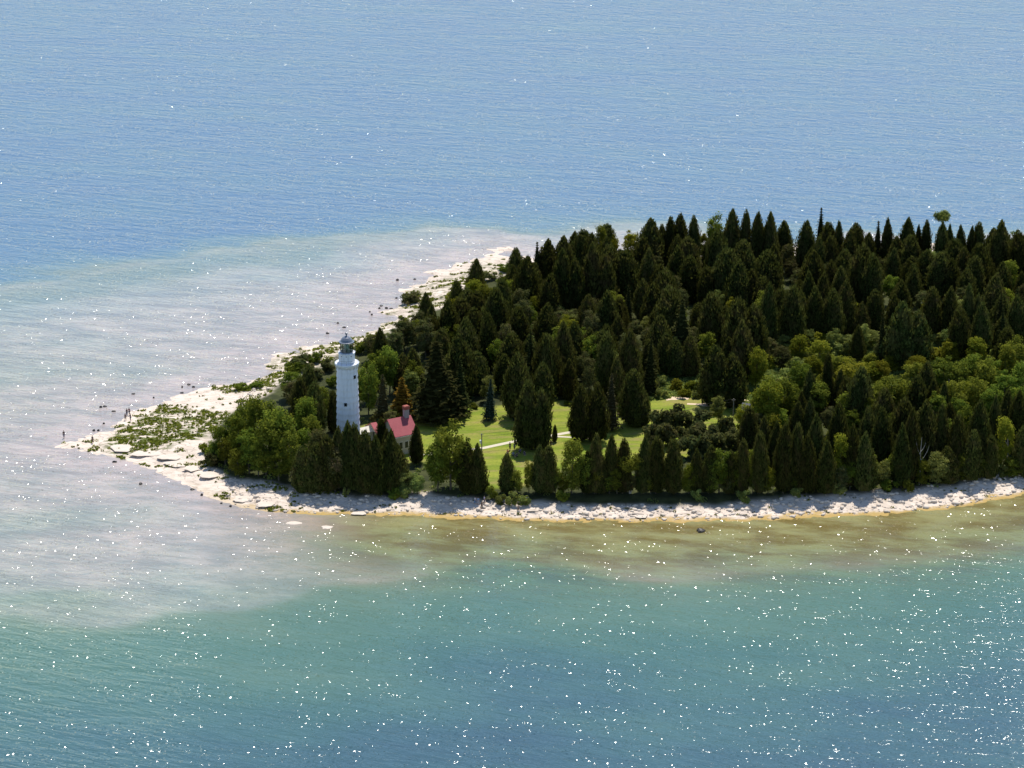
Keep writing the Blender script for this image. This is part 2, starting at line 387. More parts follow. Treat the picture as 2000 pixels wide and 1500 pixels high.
# ------------------------------------------------------------------ island ground
X, Y, F = grid(np.arange(-128, 215, 0.6), np.arange(545, 815, 0.6))
FLD = fields(X, Y); Z = height(X, Y, FLD)
keep = (FLD[0][F] > -6).any(1); F = F[keep]
used = np.zeros(len(X), bool); used[F.ravel()] = True; idx = np.cumsum(used) - 1
X, Y, Z = X[used], Y[used], Z[used]; F = idx[F]; sd, veg, lawn = [a[used] for a in FLD]
me = np_mesh('ground', np.stack([X, Y, Z], 1), F, [M['ground']], True)
mw = np.maximum(sstep(-2, 2, sdist(X, Y, MEADOW1)), sstep(-3, 4, sdist(X, Y, MEADOW2) + 5 * (fbm(X, Y, 8, 9) - .5)))
south = poly_dist(X, Y, SOUTH, False)
vattr(me, 'veg', veg); vattr(me, 'lawn', lawn); vattr(me, 'meadow', mw * (1 - lawn)); vattr(me, 'turf', np.maximum(sstep(-2.5, 1.5, sdist(X, Y, TURF)), .55 * sstep(-2.5, 1.5, sdist(X, Y, TURF2))))
vattr(me, 'algae', sstep(9, 2, south) * sstep(-75, -40, X) if False else (1 - sstep(2, 9, south)) * sstep(-75, -40, X))
tag(link('ground', me), 'low limestone island with pale rock shore, lawn and forest floor', None, None, 'structure')

# ------------------------------------------------------------------ lake
ys = np.concatenate([[-6000, -2000, -500, 0, 200, 330], np.arange(420, 1120, 2.0), [1180, 1300, 1600, 2200, 3500, 6000, 12000]])
xs = np.concatenate([[-9000, -3000, -1000, -500, -300], np.arange(-232, 232, 2.0), [300, 500, 1000, 3000, 9000]])
X, Y, F = grid(xs, ys)
SHOAL_PX = [(-500,610),(0,565),(120,547),(250,527),(420,502),(600,482),(760,466),(900,452),(1050,448),(1200,450),(1450,468),(1700,470),
 (2000,470),(2300,465),(2700,600),(2600,900),(2200,1000),(2000,1055),(1850,1075),(1700,1105),(1500,1115),(1300,1125),(1150,1105),(1000,1080),
 (900,1085),(800,1110),(700,1128),(620,1135),(560,1160),(450,1183),(330,1180),(240,1196),(120,1197),(0,1190),(-500,1190)]
SHOAL = GP(SHOAL_PX)
s_in = sdist(X, Y, ISLE); s_sh = sdist(X, Y, SHOAL) + (9.0 + 22 * sstep(600, 700, Y)) * (fbm(X, Y * 1.8, 22, 11) - 0.5)
s_so = poly_dist(X, Y, SOUTH, False)
din = np.clip(-s_in, 0, None); far = sstep(600, 760, Y)
sgate = sstep(-75, -35, X) * (1 - sstep(580, 640, Y - 0.15 * X))
depth_in = 0.10 + (0.012 + 0.022 * sgate) * din + 0.25 * sstep(5, 20, din) + (0.9 - .5 * sgate) * (1 - sstep(0, 24, s_sh)) * sstep(0, 40, din) + 1.1 * sstep(640, 720, Y) * (1 - sstep(5, 60, s_sh)) * sstep(0, 30, din)
depth_in = np.minimum(depth_in, 2.6) + 0.7 * sstep(.48, .75, fbm(X, Y * 1.7, 34, 15)) * sstep(3, 14, din)
out = np.clip(-s_sh, 0, None)
slope = 0.125 + 0.30 * far
depth_out = 1.6 + slope * out * (0.75 + 0.5 * fbm(X, Y, 40, 12)) + 1.6 * sstep(0, 9, out)
sw = 1.5 + 7 * sgate + 9 * sstep(640, 720, Y) + 8 * (1 - sstep(535, 590, Y)) * (1 - sgate)
edge = sstep(-sw, sw, s_sh)
dep = depth_in * edge + np.minimum(depth_out, 14) * (1 - edge)
algae = (1 - sstep(15, 48, s_so)) * sstep(-58, -22, X) * (1 - sstep(580, 640, Y - 0.15 * X))
me = np_mesh('water', np.stack([X, Y, np.zeros_like(X)], 1), F, [M['water']])
vattr(me, 'open_lake_sky', sstep(600, 690, Y + 0.2 * X)); vattr(me, 'depth', dep); vattr(me, 'algae', algae)
tag(link('water', me), 'clear lake water, blue offshore, turquoise and brown over the shallows', None, None, 'structure')

# ------------------------------------------------------------------ loose stones on the beach (uncountable)
bm = bmesh.new(); bmesh.ops.create_icosphere(bm, subdivisions=1, radius=1.0)
ICO = np.array([v.co[:] for v in bm.verts]); ICF = np.array([[v.index for v in f.verts] for f in bm.faces]); bm.free()
def stones(n, cond, smin, smax, flat, seed):
    r = np.random.default_rng(seed); Vs = []; Fs = []; o = 0
    x = r.uniform(-110, 150, n); y = r.uniform(560, 790, n); fl = fields(x, y); ok = cond(x, y, fl, r)
    x, y = x[ok], y[ok]; fl = [a[ok] for a in fl]; z = height(x, y, fl)
    for a, c, e in zip(x, y, z):
        s = smin + (smax - smin) * r.random() ** 3
        v = ICO * (1 + 0.28 * (r.random((len(ICO), 1)) - 0.5)) * np.array([s * r.uniform(.8, 1.5), s * r.uniform(.7, 1.1), s * flat])
        an = r.uniform(0, 6.28); ca, sa = math.cos(an), math.sin(an)
        v = np.stack([v[:, 0] * ca - v[:, 1] * sa + a, v[:, 0] * sa + v[:, 1] * ca + c, v[:, 2] + e + s * flat * .3], 1)
        Vs.append(v); Fs.append(ICF + o); o += len(v)
    return np.concatenate(Vs), np.concatenate(Fs)
V, F = stones(60000, lambda x, y, f, r: (f[0] > 0.6) & (f[1] < 0.6) & (f[2] < .3) & (y < 640) & (x > -62) & (r.random(len(x)) < 0.9), 0.16, 0.75, 0.5, 3)
o = link('beach_cobbles', np_mesh('beach_cobbles', V, F, [M['stone']])); tag(o, 'pale limestone cobbles heaped along the south beach', 'stones', None, 'stuff')

# ------------------------------------------------------------------ leaf clumps
def leaf_quad(mb, c, size, nrm, tint, asp=1.5):
    n = nrm.normalized(); u = n.orthogonal().normalized(); a = random.uniform(0, 6.28)
    u = (u * math.cos(a) + n.cross(u) * math.sin(a)); w = n.cross(u)
    s = size * random.uniform(0.6, 1.25); h = s * asp
    mb.add([c - u * s * .5 - w * h * .25, c + u * s * .5 - w * h * .25, c + u * s * .12 + w * h * .75, c - u * s * .2 + w * h * .6], [(0, 1, 2, 3)], tint)
def rv(): return Vector((random.gauss(0, 1), random.gauss(0, 1), random.gauss(0, 1)))

def cedar_crown(H=13.0, Rm=2.9, n=4200, twin=False, blunt=0.8):
    mb = MB(); ph = [random.uniform(0, 6.28) for _ in range(6)]
    stems = [(0, 0, H, Rm)]
    if twin: stems = [(-Rm * .34, 0.0, H, Rm * .74), (Rm * .42, random.uniform(-.5, .5), H * random.uniform(.82, .93), Rm * .68)]
    z0 = 0.05 * H
    def rad(u, a, Rr):
        r = Rr * math.sin(math.pi / 2 * min(1, u / 0.84) ** blunt) * (1 - 0.30 * max(0, (u - 0.80) / 0.20) ** 1.5)
        lob = 1 + .10 * math.sin(3 * a + ph[0] + 3 * u) + .08 * math.sin(7 * a + ph[1] - 6 * u) + .06 * math.sin(17 * u + ph[2] + 2 * a) + .05 * math.sin(31 * u + 5 * a + ph[3])
        fr = (u * 15 + .9 * math.sin(3 * a + ph[4]) + .5 * math.sin(8 * a + ph[5])) % 1.0
        return r * lob * (.84 + .26 * fr)
    for sx, sy, Hh, Rr in stems:
        seg, rows = 14, 9; vs = []; fs = []
        for i in range(rows + 1):
            u = 0.06 + 0.94 * i / rows
            for k in range(seg):
                a = 2 * math.pi * k / seg; r = rad(u, a, Rr) * .78
                vs.append((sx + r * math.cos(a), sy + r * math.sin(a), z0 + (Hh - z0) * (1 - u)))
        for i in range(rows):
            for k in range(seg):
                k2 = (k + 1) % seg; fs.append((i * seg + k, (i + 1) * seg + k, (i + 1) * seg + k2, i * seg + k2))
        fs.append(tuple(range(seg))); fs.append(tuple(rows * seg + k for k in range(seg))[::-1])
        mb.add(vs, fs, 0.1)  # inner hull tinted near the dark tone, painting shade within the crown
        N = int(n * (Rr / Rm) ** 1.2)
        for _ in range(N):
            u = random.random() ** 0.62; a = random.uniform(0, 6.28)
            r = rad(u, a, Rr) * random.uniform(.80, 1.04) + 0.03
            kk = r / max(.1, rad(u, a, Rr)); c = Vector((sx + r * math.cos(a), sy + r * math.sin(a), z0 + (Hh - z0) * (1 - u)))
            out_ = Vector((math.cos(a), math.sin(a), 0.35))
            # flat upright sprays: the long side follows the slope of the crown
            nn = (out_ + rv() * 0.45).normalized()
            up = (Vector((-.18 * math.cos(a), -.18 * math.sin(a), 1)) + rv() * .22 + out_ * .25).normalized()
            side = up.cross(nn).normalized(); s = random.uniform(.16, .34); h = s * random.uniform(1.5, 2.6)
            t = min(1, max(0, random.gauss(.38 + .35 * (kk > .98), .22)))  # outermost sprays tinted paler, painting sunlit tips
            mb.add([c - side * s * .5, c + side * s * .5, c + side * s * .22 + up * h * .8, c + up * h, c - side * s * .25 + up * h * .7], [(0, 1, 2, 3, 4)], t)
    return mb
def trunk_mb(H, r, lean=0.0, branches=0, spread=2.0):
    mb = MB(); pts = [(lean * i / 5 * .6, 0.12 * math.sin(i), H * i / 5) for i in range(6)]
    mb.tube(pts, [r * (1 - .17 * i) for i in range(6)], 7)
    for k in range(branches):
        a = random.uniform(0, 6.28); z = H * random.uniform(.35, .9); L = spread * random.uniform(.6, 1)
        mb.tube([(0, 0, z), (L * .5 * math.cos(a), L * .5 * math.sin(a), z + L * .35), (L * math.cos(a), L * math.sin(a), z + L * .9)], [r * .45, r * .3, r * .1], 5)
    return mb
def spruce_crown(H=14.0, Rm=3.0, whorls=20, dens=1.0, droop=.25, gap=0.0, needle=.26):
    mb = MB()
    for i in range(whorls):
        u = (i + .6) / whorls; z = H * (1 - u * .93); L0 = Rm * (u ** .85)
        nb = int(6 + 7 * u)
        for k in range(nb):
            if random.random() < gap: continue
            a = 2 * math.pi * (k + random.uniform(-.3, .3)) / nb + i * .7; L = L0 * random.uniform(.72, 1.12)
            steps = max(2, int(L / .32 * dens))
            for j in range(steps):
                f = (j + random.random()) / steps; w = (.10 + .62 * (1 - f) * f * 2) * L * .34 + .06
                for _ in range(3):
                    off = random.uniform(-w, w); r = f * L
                    c = Vector((r * math.cos(a) - off * math.sin(a), r * math.sin(a) + off * math.cos(a), z - droop * L * f ** 1.4 + .12 * L * (f > .8) + random.uniform(-.12, .05)))
                    nn = Vector((math.cos(a) * .35, math.sin(a) * .35, 1)) + rv() * .35
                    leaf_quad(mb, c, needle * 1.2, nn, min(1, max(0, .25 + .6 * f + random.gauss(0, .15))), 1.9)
    for _ in range(40):
        c = Vector((random.gauss(0, .08), random.gauss(0, .08), H * random.uniform(.93, 1.0))); leaf_quad(mb, c, needle * .8, rv(), .5, 2)
    seg = 10
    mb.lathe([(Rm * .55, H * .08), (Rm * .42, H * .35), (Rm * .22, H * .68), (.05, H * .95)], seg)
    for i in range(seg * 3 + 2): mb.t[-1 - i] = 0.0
    return mb
def blob_crown(H=11.0, Rm=3.6, n=26, z0=.28, dens=110, leaf=.30, spread=1.0, flat=1.0):
    mb = MB(); cz = H * (z0 + 1) / 2; hz = H * (1 - z0) / 2
    blobs = []
    for i in range(n):
        d = rv().normalized(); k = random.uniform(.45, .98) ** .7
        br_ = Rm * random.uniform(.20, .36) * (1.1 if i % 3 else .8)
        c = Vector((d.x * (Rm - br_) * k, d.y * (Rm - br_) * k, cz + d.z * (hz - br_ * .8) * k))
        if c.z < cz: c.x *= .9; c.y *= .9
        blobs.append((c, br_))
    for c, r in blobs:
        tb = random.gauss(.5, .14)
        sc_ = Vector((random.uniform(.85, 1.2), random.uniform(.85, 1.2), random.uniform(.6, .9) * flat))
        for _ in range(int(dens * (r / (Rm * .28)) ** 1.6)):
            d = rv().normalized(); k = random.uniform(.55, 1.12) if random.random() < .8 else random.uniform(.2, .6)
            p = c + Vector((d.x * r * sc_.x * k, d.y * r * sc_.y * k, d.z * r * sc_.z * k))
            leaf_quad(mb, p, leaf, d + rv() * .6 + Vector((0, 0, .85)), min(1, max(0, tb + random.gauss(0, .18))), 1.25)
    return mb
def mesh_of(mb, name, mat): return mb.mesh(name, M[mat])

PROTO = {}
def proto(kind, base_h, base_w, crowns, trunks, crown_name='crown'): PROTO[kind] = (base_h, base_w, crowns, trunks)
ctr = [trunk_mb(6, .22).mesh('trunk', M['bark']) for _ in range(2)]
cv = [cedar_crown(13, 2.9, 4300, False, b) for b in (.66, .78, .60, .86)] + [cedar_crown(13, 3.0, 4300, True, b) for b in (.64, .76)]
cme = [c.mesh('crown', M['cedar']) for c in cv]
proto('c', 13, 5.9, cme[:4], ctr); proto('t', 13, 5.9, cme[4:], ctr)
sp_ = [spruce_crown(14, 3.0, 21), spruce_crown(14, 2.9, 17, 1.0, .35, .1)]
proto('s', 14, 6.0, [x.mesh('crown', M['spruce']) for x in sp_], ctr)
proto('u', 14, 6.0, [sp_[0].mesh('crown', M['blue'])], ctr)
thin = spruce_crown(14, 2.3, 19, .8, .3, .25)
proto('b', 14, 4.6, [thin.mesh('crown', M['brown'])], [trunk_mb(13, .2).mesh('trunk', M['bark'])])
proto('o', 14, 5.2, [spruce_crown(14, 2.9, 16, 1.5, .05, .05, .36).mesh('crown', M['orange'])], ctr)
bc = [blob_crown(11, 3.6, 40, .06, 100), blob_crown(11, 3.6, 46, .0, 90), blob_crown(11, 3.5, 34, .1, 120), blob_crown(11, 3.7, 54, -.02, 80)]
btr = [trunk_mb(8, .2, .3, 5, 2.2).mesh('trunk', M['bark']) for _ in range(2)]
proto('d', 11, 7.2, [x.mesh('crown', M['leafy']) for x in bc], btr)
proto('y', 11, 7.2, [x.mesh('crown', M['bright']) for x in bc], btr)
proto('w', 11, 7.2, [x.mesh('crown', M['dull']) for x in bc], btr)
proto('p', 11, 7.2, [x.mesh('crown', M['pale']) for x in bc[:2]], btr)
bt = MB(); bt.tube([(0, 0, 0), (-.15, .1, 2.2), (-.1, 0, 4.5), (.1, 0, 8)], [.20, .17, .13, .06]); bt.tube([(.15, 0, 0), (.75, .2, 2.2), (1.2, 0, 4.6), (1.5, 0, 7)], [.16, .13, .1, .04])
proto('B', 11, 7.2, [blob_crown(11, 3.6, 26, .48, 90).mesh('crown', M['leafy'])], [bt.mesh('trunk', M['deadwood'])])
rt = MB(); rt.tube([(0, 0, 0), (.2, 0, 4), (0, 0, 8.6)], [.16, .12, .08])
proto('r', 11, 7.2, [blob_crown(11, 3.4, 22, .72, 130, .26, 1, .9).mesh('crown', M['pale'])], [rt.mesh('trunk', M['bark'])])
def shrub_crown(n, mat): return blob_crown(2.2, 1.7, n, -.1, 90, .26).mesh('foliage', M[mat])
for k, mt in (('1', 'leafy'), ('2', 'bright'), ('3', 'dull'), ('4', 'pale')): proto(k, 2.2, 3.4, [shrub_crown(12, mt), shrub_crown(9, mt)], None)
KN = {'c': ('cedar_tree', 'cedar'), 't': ('cedar_tree', 'cedar'), 's': ('spruce_tree', 'spruce'), 'u': ('spruce_tree', 'spruce'), 'b': ('spruce_tree', 'spruce'),
      'o': ('larch_tree', 'conifer'), 'd': ('leafy_tree', 'tree'), 'y': ('leafy_tree', 'tree'), 'w': ('leafy_tree', 'tree'), 'p': ('leafy_tree', 'tree'),
      'B': ('birch_tree', 'birch'), 'r': ('leafy_tree', 'tree'), '1': ('shrub', 'shrub'), '2': ('shrub', 'shrub'), '3': ('shrub', 'shrub'), '4': ('shrub', 'shrub')}
PLANTS = []
def plant(kind, x, ytop, hpx=0, wpx=0, label=None, base=None):
    """apex pixel, height and width in pixels of the photo; the plant then stands at its real place on the ground"""
    bh, bw, crowns, trunks = PROTO[kind]
    if base is None and hpx and kind not in '1234' and x > 600:      # keep trunks off the open beach
        hpx = min(hpx, (964 if x < 1650 else 963 - (x - 1650) * .1) - ytop)
    if base is None:
        if hpx == 0:
            hm = random.uniform(12.0, 14.5) if kind in 'ctsub' else random.uniform(9, 12)
            p0 = P(x, ytop, 2 + hm); base = (p0[0], p0[1]); h = hm
        else:
            g = ground_at(x, ytop + hpx); s, su = scale_at(g); h = hpx / su; base = (g[0], g[1])
        s, su = scale_at((base[0], base[1], 2))
        w = wpx / s if wpx else h * (random.uniform(.46, .58) if kind in 'ct' else random.uniform(.34, .42) if kind in 'sub' else random.uniform(.55, .75))
    else: h, w = hpx, wpx
    z = gz(base[0], base[1])
    rz = random.uniform(0, 6.28) if kind not in 'tBr' else random.uniform(-.4, .4)
    root = empty(KN[kind][0], (base[0], base[1], z - .08), rz)
    root.rotation_euler = (random.gauss(0, .025), random.gauss(0, .025), rz)
    me = random.choice(crowns)
    c = link(me.name.split('.')[0], me, root); c.scale = (w / bw, w / bw * random.uniform(.92, 1.08), h / bh)
    if trunks:
        t = link('trunk', random.choice(trunks), root); t.scale = (max(.5, w / bw), max(.5, w / bw), h / bh)
    root['category'] = KN[kind][1]
    bpx, bpy_ = proj(base[0], base[1], z)
    PLANTS.append(dict(o=root, k=kind, x=bpx, y=bpy_, h=h, w=w, label=label, X=base[0], Y=base[1]))
    return root

T = []
def L(kind, s):
    for it in s.split(';'):
        v = [float(a) for a in it.split(',')]
        v += [0] * (4 - len(v)); T.append((kind, *v))
# far skyline row
L('c', '1049,471;1069,469;1097,460;1120,452;1140,449;1155,456;1184,436;1270,428;1289,437,85,26;1307,424,100,30;1327,419,105,40;1354,422,100,30;1427,410,110,44;1454,411,110,26;1475,415,110,36;1502,415,110,36;1529,431;1571,431,100,42;1617,435;1636,432,100,26;1671,437;1715,431;1731,426,95,30;1770,426,100,44;1791,439,80,20;1804,430,90,24;1836,434,100,34;1852,439,90,24;1875,440,90,30;1892,441,90,24;1909,435,95,30;1948,431,110,50;1987,452,100,46')
L('s', '1600,405,110,38')
L('d', '1172,431,90,34;1397,408,105,46;1990,445')
L('y', '1232,446,70,50;1372,450,60,40')
# second and third rows
L('c', '1027,500;1255,465;1325,480;1342,462;1400,448,115,50;1447,470;1412,485;1490,445;1497,490;1217,487;1190,478;1262,485,105,42;1510,477;1582,490,115,62;1620,460;1655,452;1647,487;1677,477,140,60;1697,495,130,50;1775,460;1807,487;1850,472;1865,465;1910,475;1832,492;1857,505;1900,500;1955,510;1975,500;1885,525;1777,500;1347,500;1227,507;1295,527;1315,530;1380,520;1415,532;1445,510;1465,527;1487,540;1507,525;1740,527;1760,547;1937,535;1545,560,125,58;1520,565;1500,562;1560,570')
L('t', '1110,485,130,62;1170,475,135,66;1897,555,130,48;1770,587,130,86;1450,582,140,84')
L('c', '1074,537,90,50;1185,567;1227,555;1210,582;1257,545;1275,552;1307,560;1390,572;1497,555,130,44;1362,592;1067,592;1100,625;1120,630;1037,645;1070,650;1000,652;1150,640;1170,645;1207,617;1230,640;1270,660;1287,615;1957,572;1982,577;1957,615;1964,600')
L('s', '1330,582,140,80;1722,610,105,34')
L('c', '1675,635,70,30')
L('w', '1540,470;1095,600,50,56;1160,597;1015,550;1020,575;1120,600,45,40;1290,640,70,50;1342,640,60,50')
L('y', '1350,532,50,34;1410,535,50,30')
# west side of the wood
L('c', '948,544;982,544,100,44;969,562;912,562;930,570;875,585;899,580;844,593,80,30;831,614;951,612,110,44;862,640;896,653;912,622;972,650;996,653;1035,653;930,686;787,690;810,697;808,680;745,640,80,40;1107,629,120,44;1071,653,120,44;900,700;1012,690;985,690;883,610;1010,600;990,620')
L('w', '790,617,70,70;816,600,60,50;770,640,60,50;1152,710,90,40')
L('d', '940,586,60,46;761,661,110,60;735,680,100,60;720,700,110,50;1005,575,60,50;1030,590,60,50;880,618')
# forest edge behind lawn
L('c', '1161,644;1179,647,130,44;1227,644,130,50;1233,683,90,40;1266,662,84,38;1300,650,80,40;1345,655,80,44;1380,640;1320,660,76,40;1449,626,120,60;1205,700,90,40;1110,700,80,40;1085,690,80,40')
L('t', '1410,673,118,86')
L('c', '1964,640;1990,560;1990,650')
# right-hand mixed wood
L('c', '1583,722,85,36;1637,722,80,34;1679,719,115,58;1790,734,100,50;1757,776,110,50;1820,740,90,36;1838,746,90,30;1565,764,70,26;1556,783,80,34;1578,779,85,34;1592,812,130,44;1637,788,130,48;1694,797,115,42;1721,797,125,46;1461,794,90,40;1490,812,90,34;1511,824,100,34;1448,857,115,30;1484,842,130,34;1529,827,135,44;1553,827,130,36;1688,845,125,46;1805,782,140,66;1835,791,130,44;1772,800,140,44;1868,812,120,44;1910,782,140,50;1937,773,120,36;1961,764,110,40;1982,764,120,44;1850,870,85,46;1660,830,120,40;1760,830,125,40;1995,830,110,44;1895,840,100,44;1610,860,105,40;1575,850,115,40;1930,850,90,34')
L('c', '1614,689,110,28')
L('y', '1475,668,90,50;1502,719,130,84;1661,695,70,80;1700,700,60,60;1640,839,110,52;1955,806,110,52;1560,650,60,50;1600,660,60,60')
L('d', '1895,680,90,70;1922,692,90,60;1736,725,90,80;1961,665,90,50;1880,785,90,60;1780,700,90,70;1840,690,90,70;1710,745,80,60;1860,730,100,70;1990,700,100,60;1935,740,90,60;1530,735,80,60;1560,700,70,60;1520,790,60,50;1975,890,60,50;1640,690,60,50')
L('p', '1685,627,60,40;1724,893,70,42;1829,875,90,60;1632,640,50,44;1660,650,45,50;1900,640,50,50')
# shore row
L('c', '1055,870,105,34;1071,870,105,36;1161,848,120,34;1192,850,110,34;1170,887,85,34;1256,852,125,36;1281,853,120,36;1314,858,120,40;1359,877,100,34;1384,870,105,34;1425,880,95,34;1216,860,110,34;1147,880,95,30')
L('c', '990,887,75,32;757,838,90,28;768,850,80,26')
L('d', '1116,846,125,64;1404,862,100,64;1140,880,90,50;1033,890,70,28;1435,900,75,40;1470,905,70,36')
L('c', '662,834,120,40;678,826,130,42;696,828,130,42;714,842,125,48;746,816,60,22;760,842,120,46;735,850,115,46;780,870,90,46;640,850,110,46;620,865,95,50;814,830,75,30;914,866,100,44;933,866,100,40;604,716,110,44;590,738,100,40;618,748,100,40;652,764,80,26')
L('t', '600,870,90,50')
L('w', '626,830,110,60;575,740,60,60;640,750,60,44;655,860,100,60')
L('d', '500,765,130,70;545,780,140,84;470,800,110,56;520,810,120,70;570,830,110,50;487,830,95,60;440,850,60,40;600,770,90,60;625,745,80,50;880,816,140,88;855,850,110,60;905,850,110,60;570,720,60,60')
L('p', '795,915,55,50;815,920,45,40')

L('d', '1480,760,70,50;1600,740,70,60;1650,760,70,50;1700,770,70,56;1740,800,60,50;1830,760,80,60;1870,770,80,60;1960,720,90,70;1985,745,90,60;1905,730,80,60;1770,740,80,60;1815,715,70,60;1870,700,80,70;1930,690,80,60;1545,745,60,50;1560,800,50,44;1625,830,70,40;1540,870,70,40;1700,880,60,40;1790,880,60,40;1880,880,60,44;1920,800,90,50;1855,815,80,50;1465,870,60,40;1190,920,50,40;1290,910,50,40;1345,925,44,36')
L('y', '1585,690,50,50;1640,700,50,56;1610,720,50,50;1720,700,60,50;1790,690,50,50;1850,660,50,50;1905,655,60,50;1940,700,60,50;1500,770,60,44;1885,740,60,50;1325,500,46,40;1195,450,60,34')
L('p', '1610,625,40,44;1580,640,40,44;1700,640,40,44;1850,640,40,44;1880,620,40,44;1110,605,44,50;1085,590,40,40;1530,650,44,40')
L('w', '1500,655,50,44;1525,670,50,44;1560,620,44,40;1720,660,50,44;1330,560,50,40;1430,610,50,40;1480,620,44,40;1240,620,44,40;1180,610,44,40;1090,560,50,40;1040,560,50,44;975,610,60,44;1010,620,60,44;1055,620,50,44;925,650,60,44;885,680,60,44;1195,530,46,36;1460,490,50,40;1545,505,46,40;1610,510,50,36;1720,500,50,40;1900,460,50,40;1985,480,50,40;1800,520,46,36;1270,600,40,36')
L('d', '455,800,90,60;480,770,100,60;530,765,120,70;560,800,110,60;430,825,70,50;590,830,90,50;505,850,80,60;465,870,60,50;545,870,70,60;610,800,90,50;595,770,80,50;700,720,70,40')
L('c', '1590,560,105,50;1625,565,105,46;1652,548,105,46;1606,535,105,46;1640,520,105,44;1575,530,105,44;1870,600,100,46;1915,590,105,46;1850,560,105,46;1820,560,105,46')
L('w', '1640,590,60,50;1600,610,50,50;1880,640,50,50')
L('y', '1165,900,75,40;1100,925,50,34;1345,900,72,40;1590,900,60,40;1500,905,60,40;1850,895,55,40;1695,905,50,34;1760,905,50,34')
L('d', '1205,905,70,44;1270,915,60,40;1390,895,80,50;1550,895,65,44;1610,905,56,40;1660,890,66,44;1740,880,66,44;1800,895,55,40;1910,880,60,44;1445,870,90,50;1010,915,52,34;1085,905,60,36')
L('w', '1230,920,56,40;1320,915,60,40;1420,920,52,40;1480,915,56,40;1530,915,50,36;1640,905,55,40;1880,890,50,40')
SPECIAL = [
 ('s', 856, 668, 152, 132, 'big dark spruce with broad drooping branches behind the red-roofed house'),
 ('o', 787, 737, 76, 50, 'yellow and orange conifer standing just behind the brick chimney'),
 ('b', 748, 732, 84, 44, 'grey-brown spruce between the lighthouse and the orange conifer'),
 ('u', 956, 740, 80, 36, 'small blue-green spruce alone on the lawn edge'),
 ('u', 1008, 798, 22, 18, 'tiny blue spruce sapling on the lawn beside the big cedar'),
 ('t', 1039, 746, 132, 66, 'broad twin-topped cedar standing in the middle of the lawn beside the path'),
 ('c', 1058, 708, 100, 48, 'rounded cedar right behind the twin-topped cedar on the lawn'),
 ('c', 1132, 752, 110, 46, 'left one of two cedars side by side on the lawn'),
 ('c', 1163, 750, 112, 48, 'right one of two cedars side by side on the lawn'),
 ('b', 1194, 731, 110, 40, 'thin brown-needled spruce with bare lower trunk on the lawn'),
 ('c', 1236, 720, 110, 56, 'dark cedar with a low skirt at the right end of the lawn'),
 ('c', 1254, 755, 75, 34, 'low cedar leaning on the right side of the lawn cedar'),
 ('c', 1083, 829, 34, 11, 'very small slim cedar standing over the concrete path'),
 ('r', 1838, 408, 104, 40, 'pale umbrella-shaped tree rising above the far skyline of the wood'),
 ('B', 1230, 880, 100, 62, 'birch with two white stems at the foot of the shore row'),
 ('p', 1402, 768, 60, 40, 'small feathery pale tree standing in the dark hedge'),
]
for it in T:
    if it[0] == 'c' and it[3] == 0 and random.random() < .2: it = (random.choice('swsd'),) + it[1:]
    if it[0] == 'c' and it[3] == 0: it = it[:3] + (random.uniform(72, 122) * (.8 + .2 * it[2] / 600),) + it[4:]
    plant(*it)
for k, x, yt, h, w, lb in SPECIAL: plant(k, x, yt, h, w, lb)
# understory between the listed trees, kept lower so that the photographed tops stay the skyline
WOOD = GP([(1020,540),(1150,525),(1500,515),(2080,515),(2120,700),(2080,880),(1950,915),(1830,935),(1600,950),(1450,950),(1440,830),(1500,800),(1450,790),
 (1400,700),(1330,735),(1255,740),(1200,770),(1100,775),(900,790),(820,790),(730,760),(720,700),(780,655),(860,620),(960,565)], 2)
pts = [(p['X'], p['Y']) for p in PLANTS]
tries = 0; nf = 0
while nf < 185 and tries < 9000:
    tries += 1
    x = random.uniform(-45, 150); y = random.uniform(600, 770)
    if not inside(np.array([x]), np.array([y]), WOOD)[0]: continue
    if min((x - a) ** 2 + (y - b_) ** 2 for a, b_ in pts) < 3.2 ** 2: continue
    if inside(np.array([x]), np.array([y]), MEADOW2)[0] or inside(np.array([x]), np.array([y]), MEADOW1)[0]:
        if random.random() < .5: continue
        k = random.choice('4124'); h = random.uniform(1.5, 3); w = h * 1.6
    else:
        k = random.choice('cccccddwwyp'); h = random.uniform(8.5, 11.5) if k == 'c' else random.uniform(6, 8.5); w = h * .48 if k == 'c' else h * .75
    plant(k, 0, 0, h, w, None, (x, y)); pts.append((x, y)); nf += 1
# shrubs: meadows, hedge, shore edge
def shrubs(kinds, s):
    for it in s.split(';'):
        v = [float(a) for a in it.split(',')]; plant(random.choice(kinds), *v)
shrubs('331', '1290,796,45,60;1330,788,50,70;1375,795,50,70;1415,808,50,60;1300,822,50,60;1345,815,55,80;1395,830,50,70;1280,850,45,50;1320,842,50,60;1365,845,50,70;1430,835,40,50;1270,825,40,40')
shrubs('24', '1275,740,22,30;1295,728,26,34;1320,738,24,40;1350,740,24,40;1375,745,20,30;1290,755,22,34;1335,755,20,36;1360,758,18,30')
shrubs('124', '1600,640,40,50;1580,680,34,50;1640,660,36,60;1620,700,34,60;1560,690,34,50;1700,680,34,50;1840,640,40,50;1860,665,36,60;1820,670,36,60;1800,655,30,40;1880,650,36,50;1740,690,36,50;1500,690,30,40;1540,710,36,60;1570,720,34,60;1520,760,40,60;1540,780,30,50;1550,810,24,40;1600,770,30,50;1720,780,36,60;1500,870,30,40')
shrubs('14', '676,948,20,20;770,945,28,36;790,940,30,34;772,960,16,18;962,940,34,30;1000,955,32,40;980,960,24,30;1020,960,24,40;945,930,30,30;1100,950,30,40;1360,950,26,30;1450,950,30,40;1560,945,24,36;1640,940,26,40;1735,930,30,44;1900,900,30,40;1960,900,30,40;1775,925,36,28')
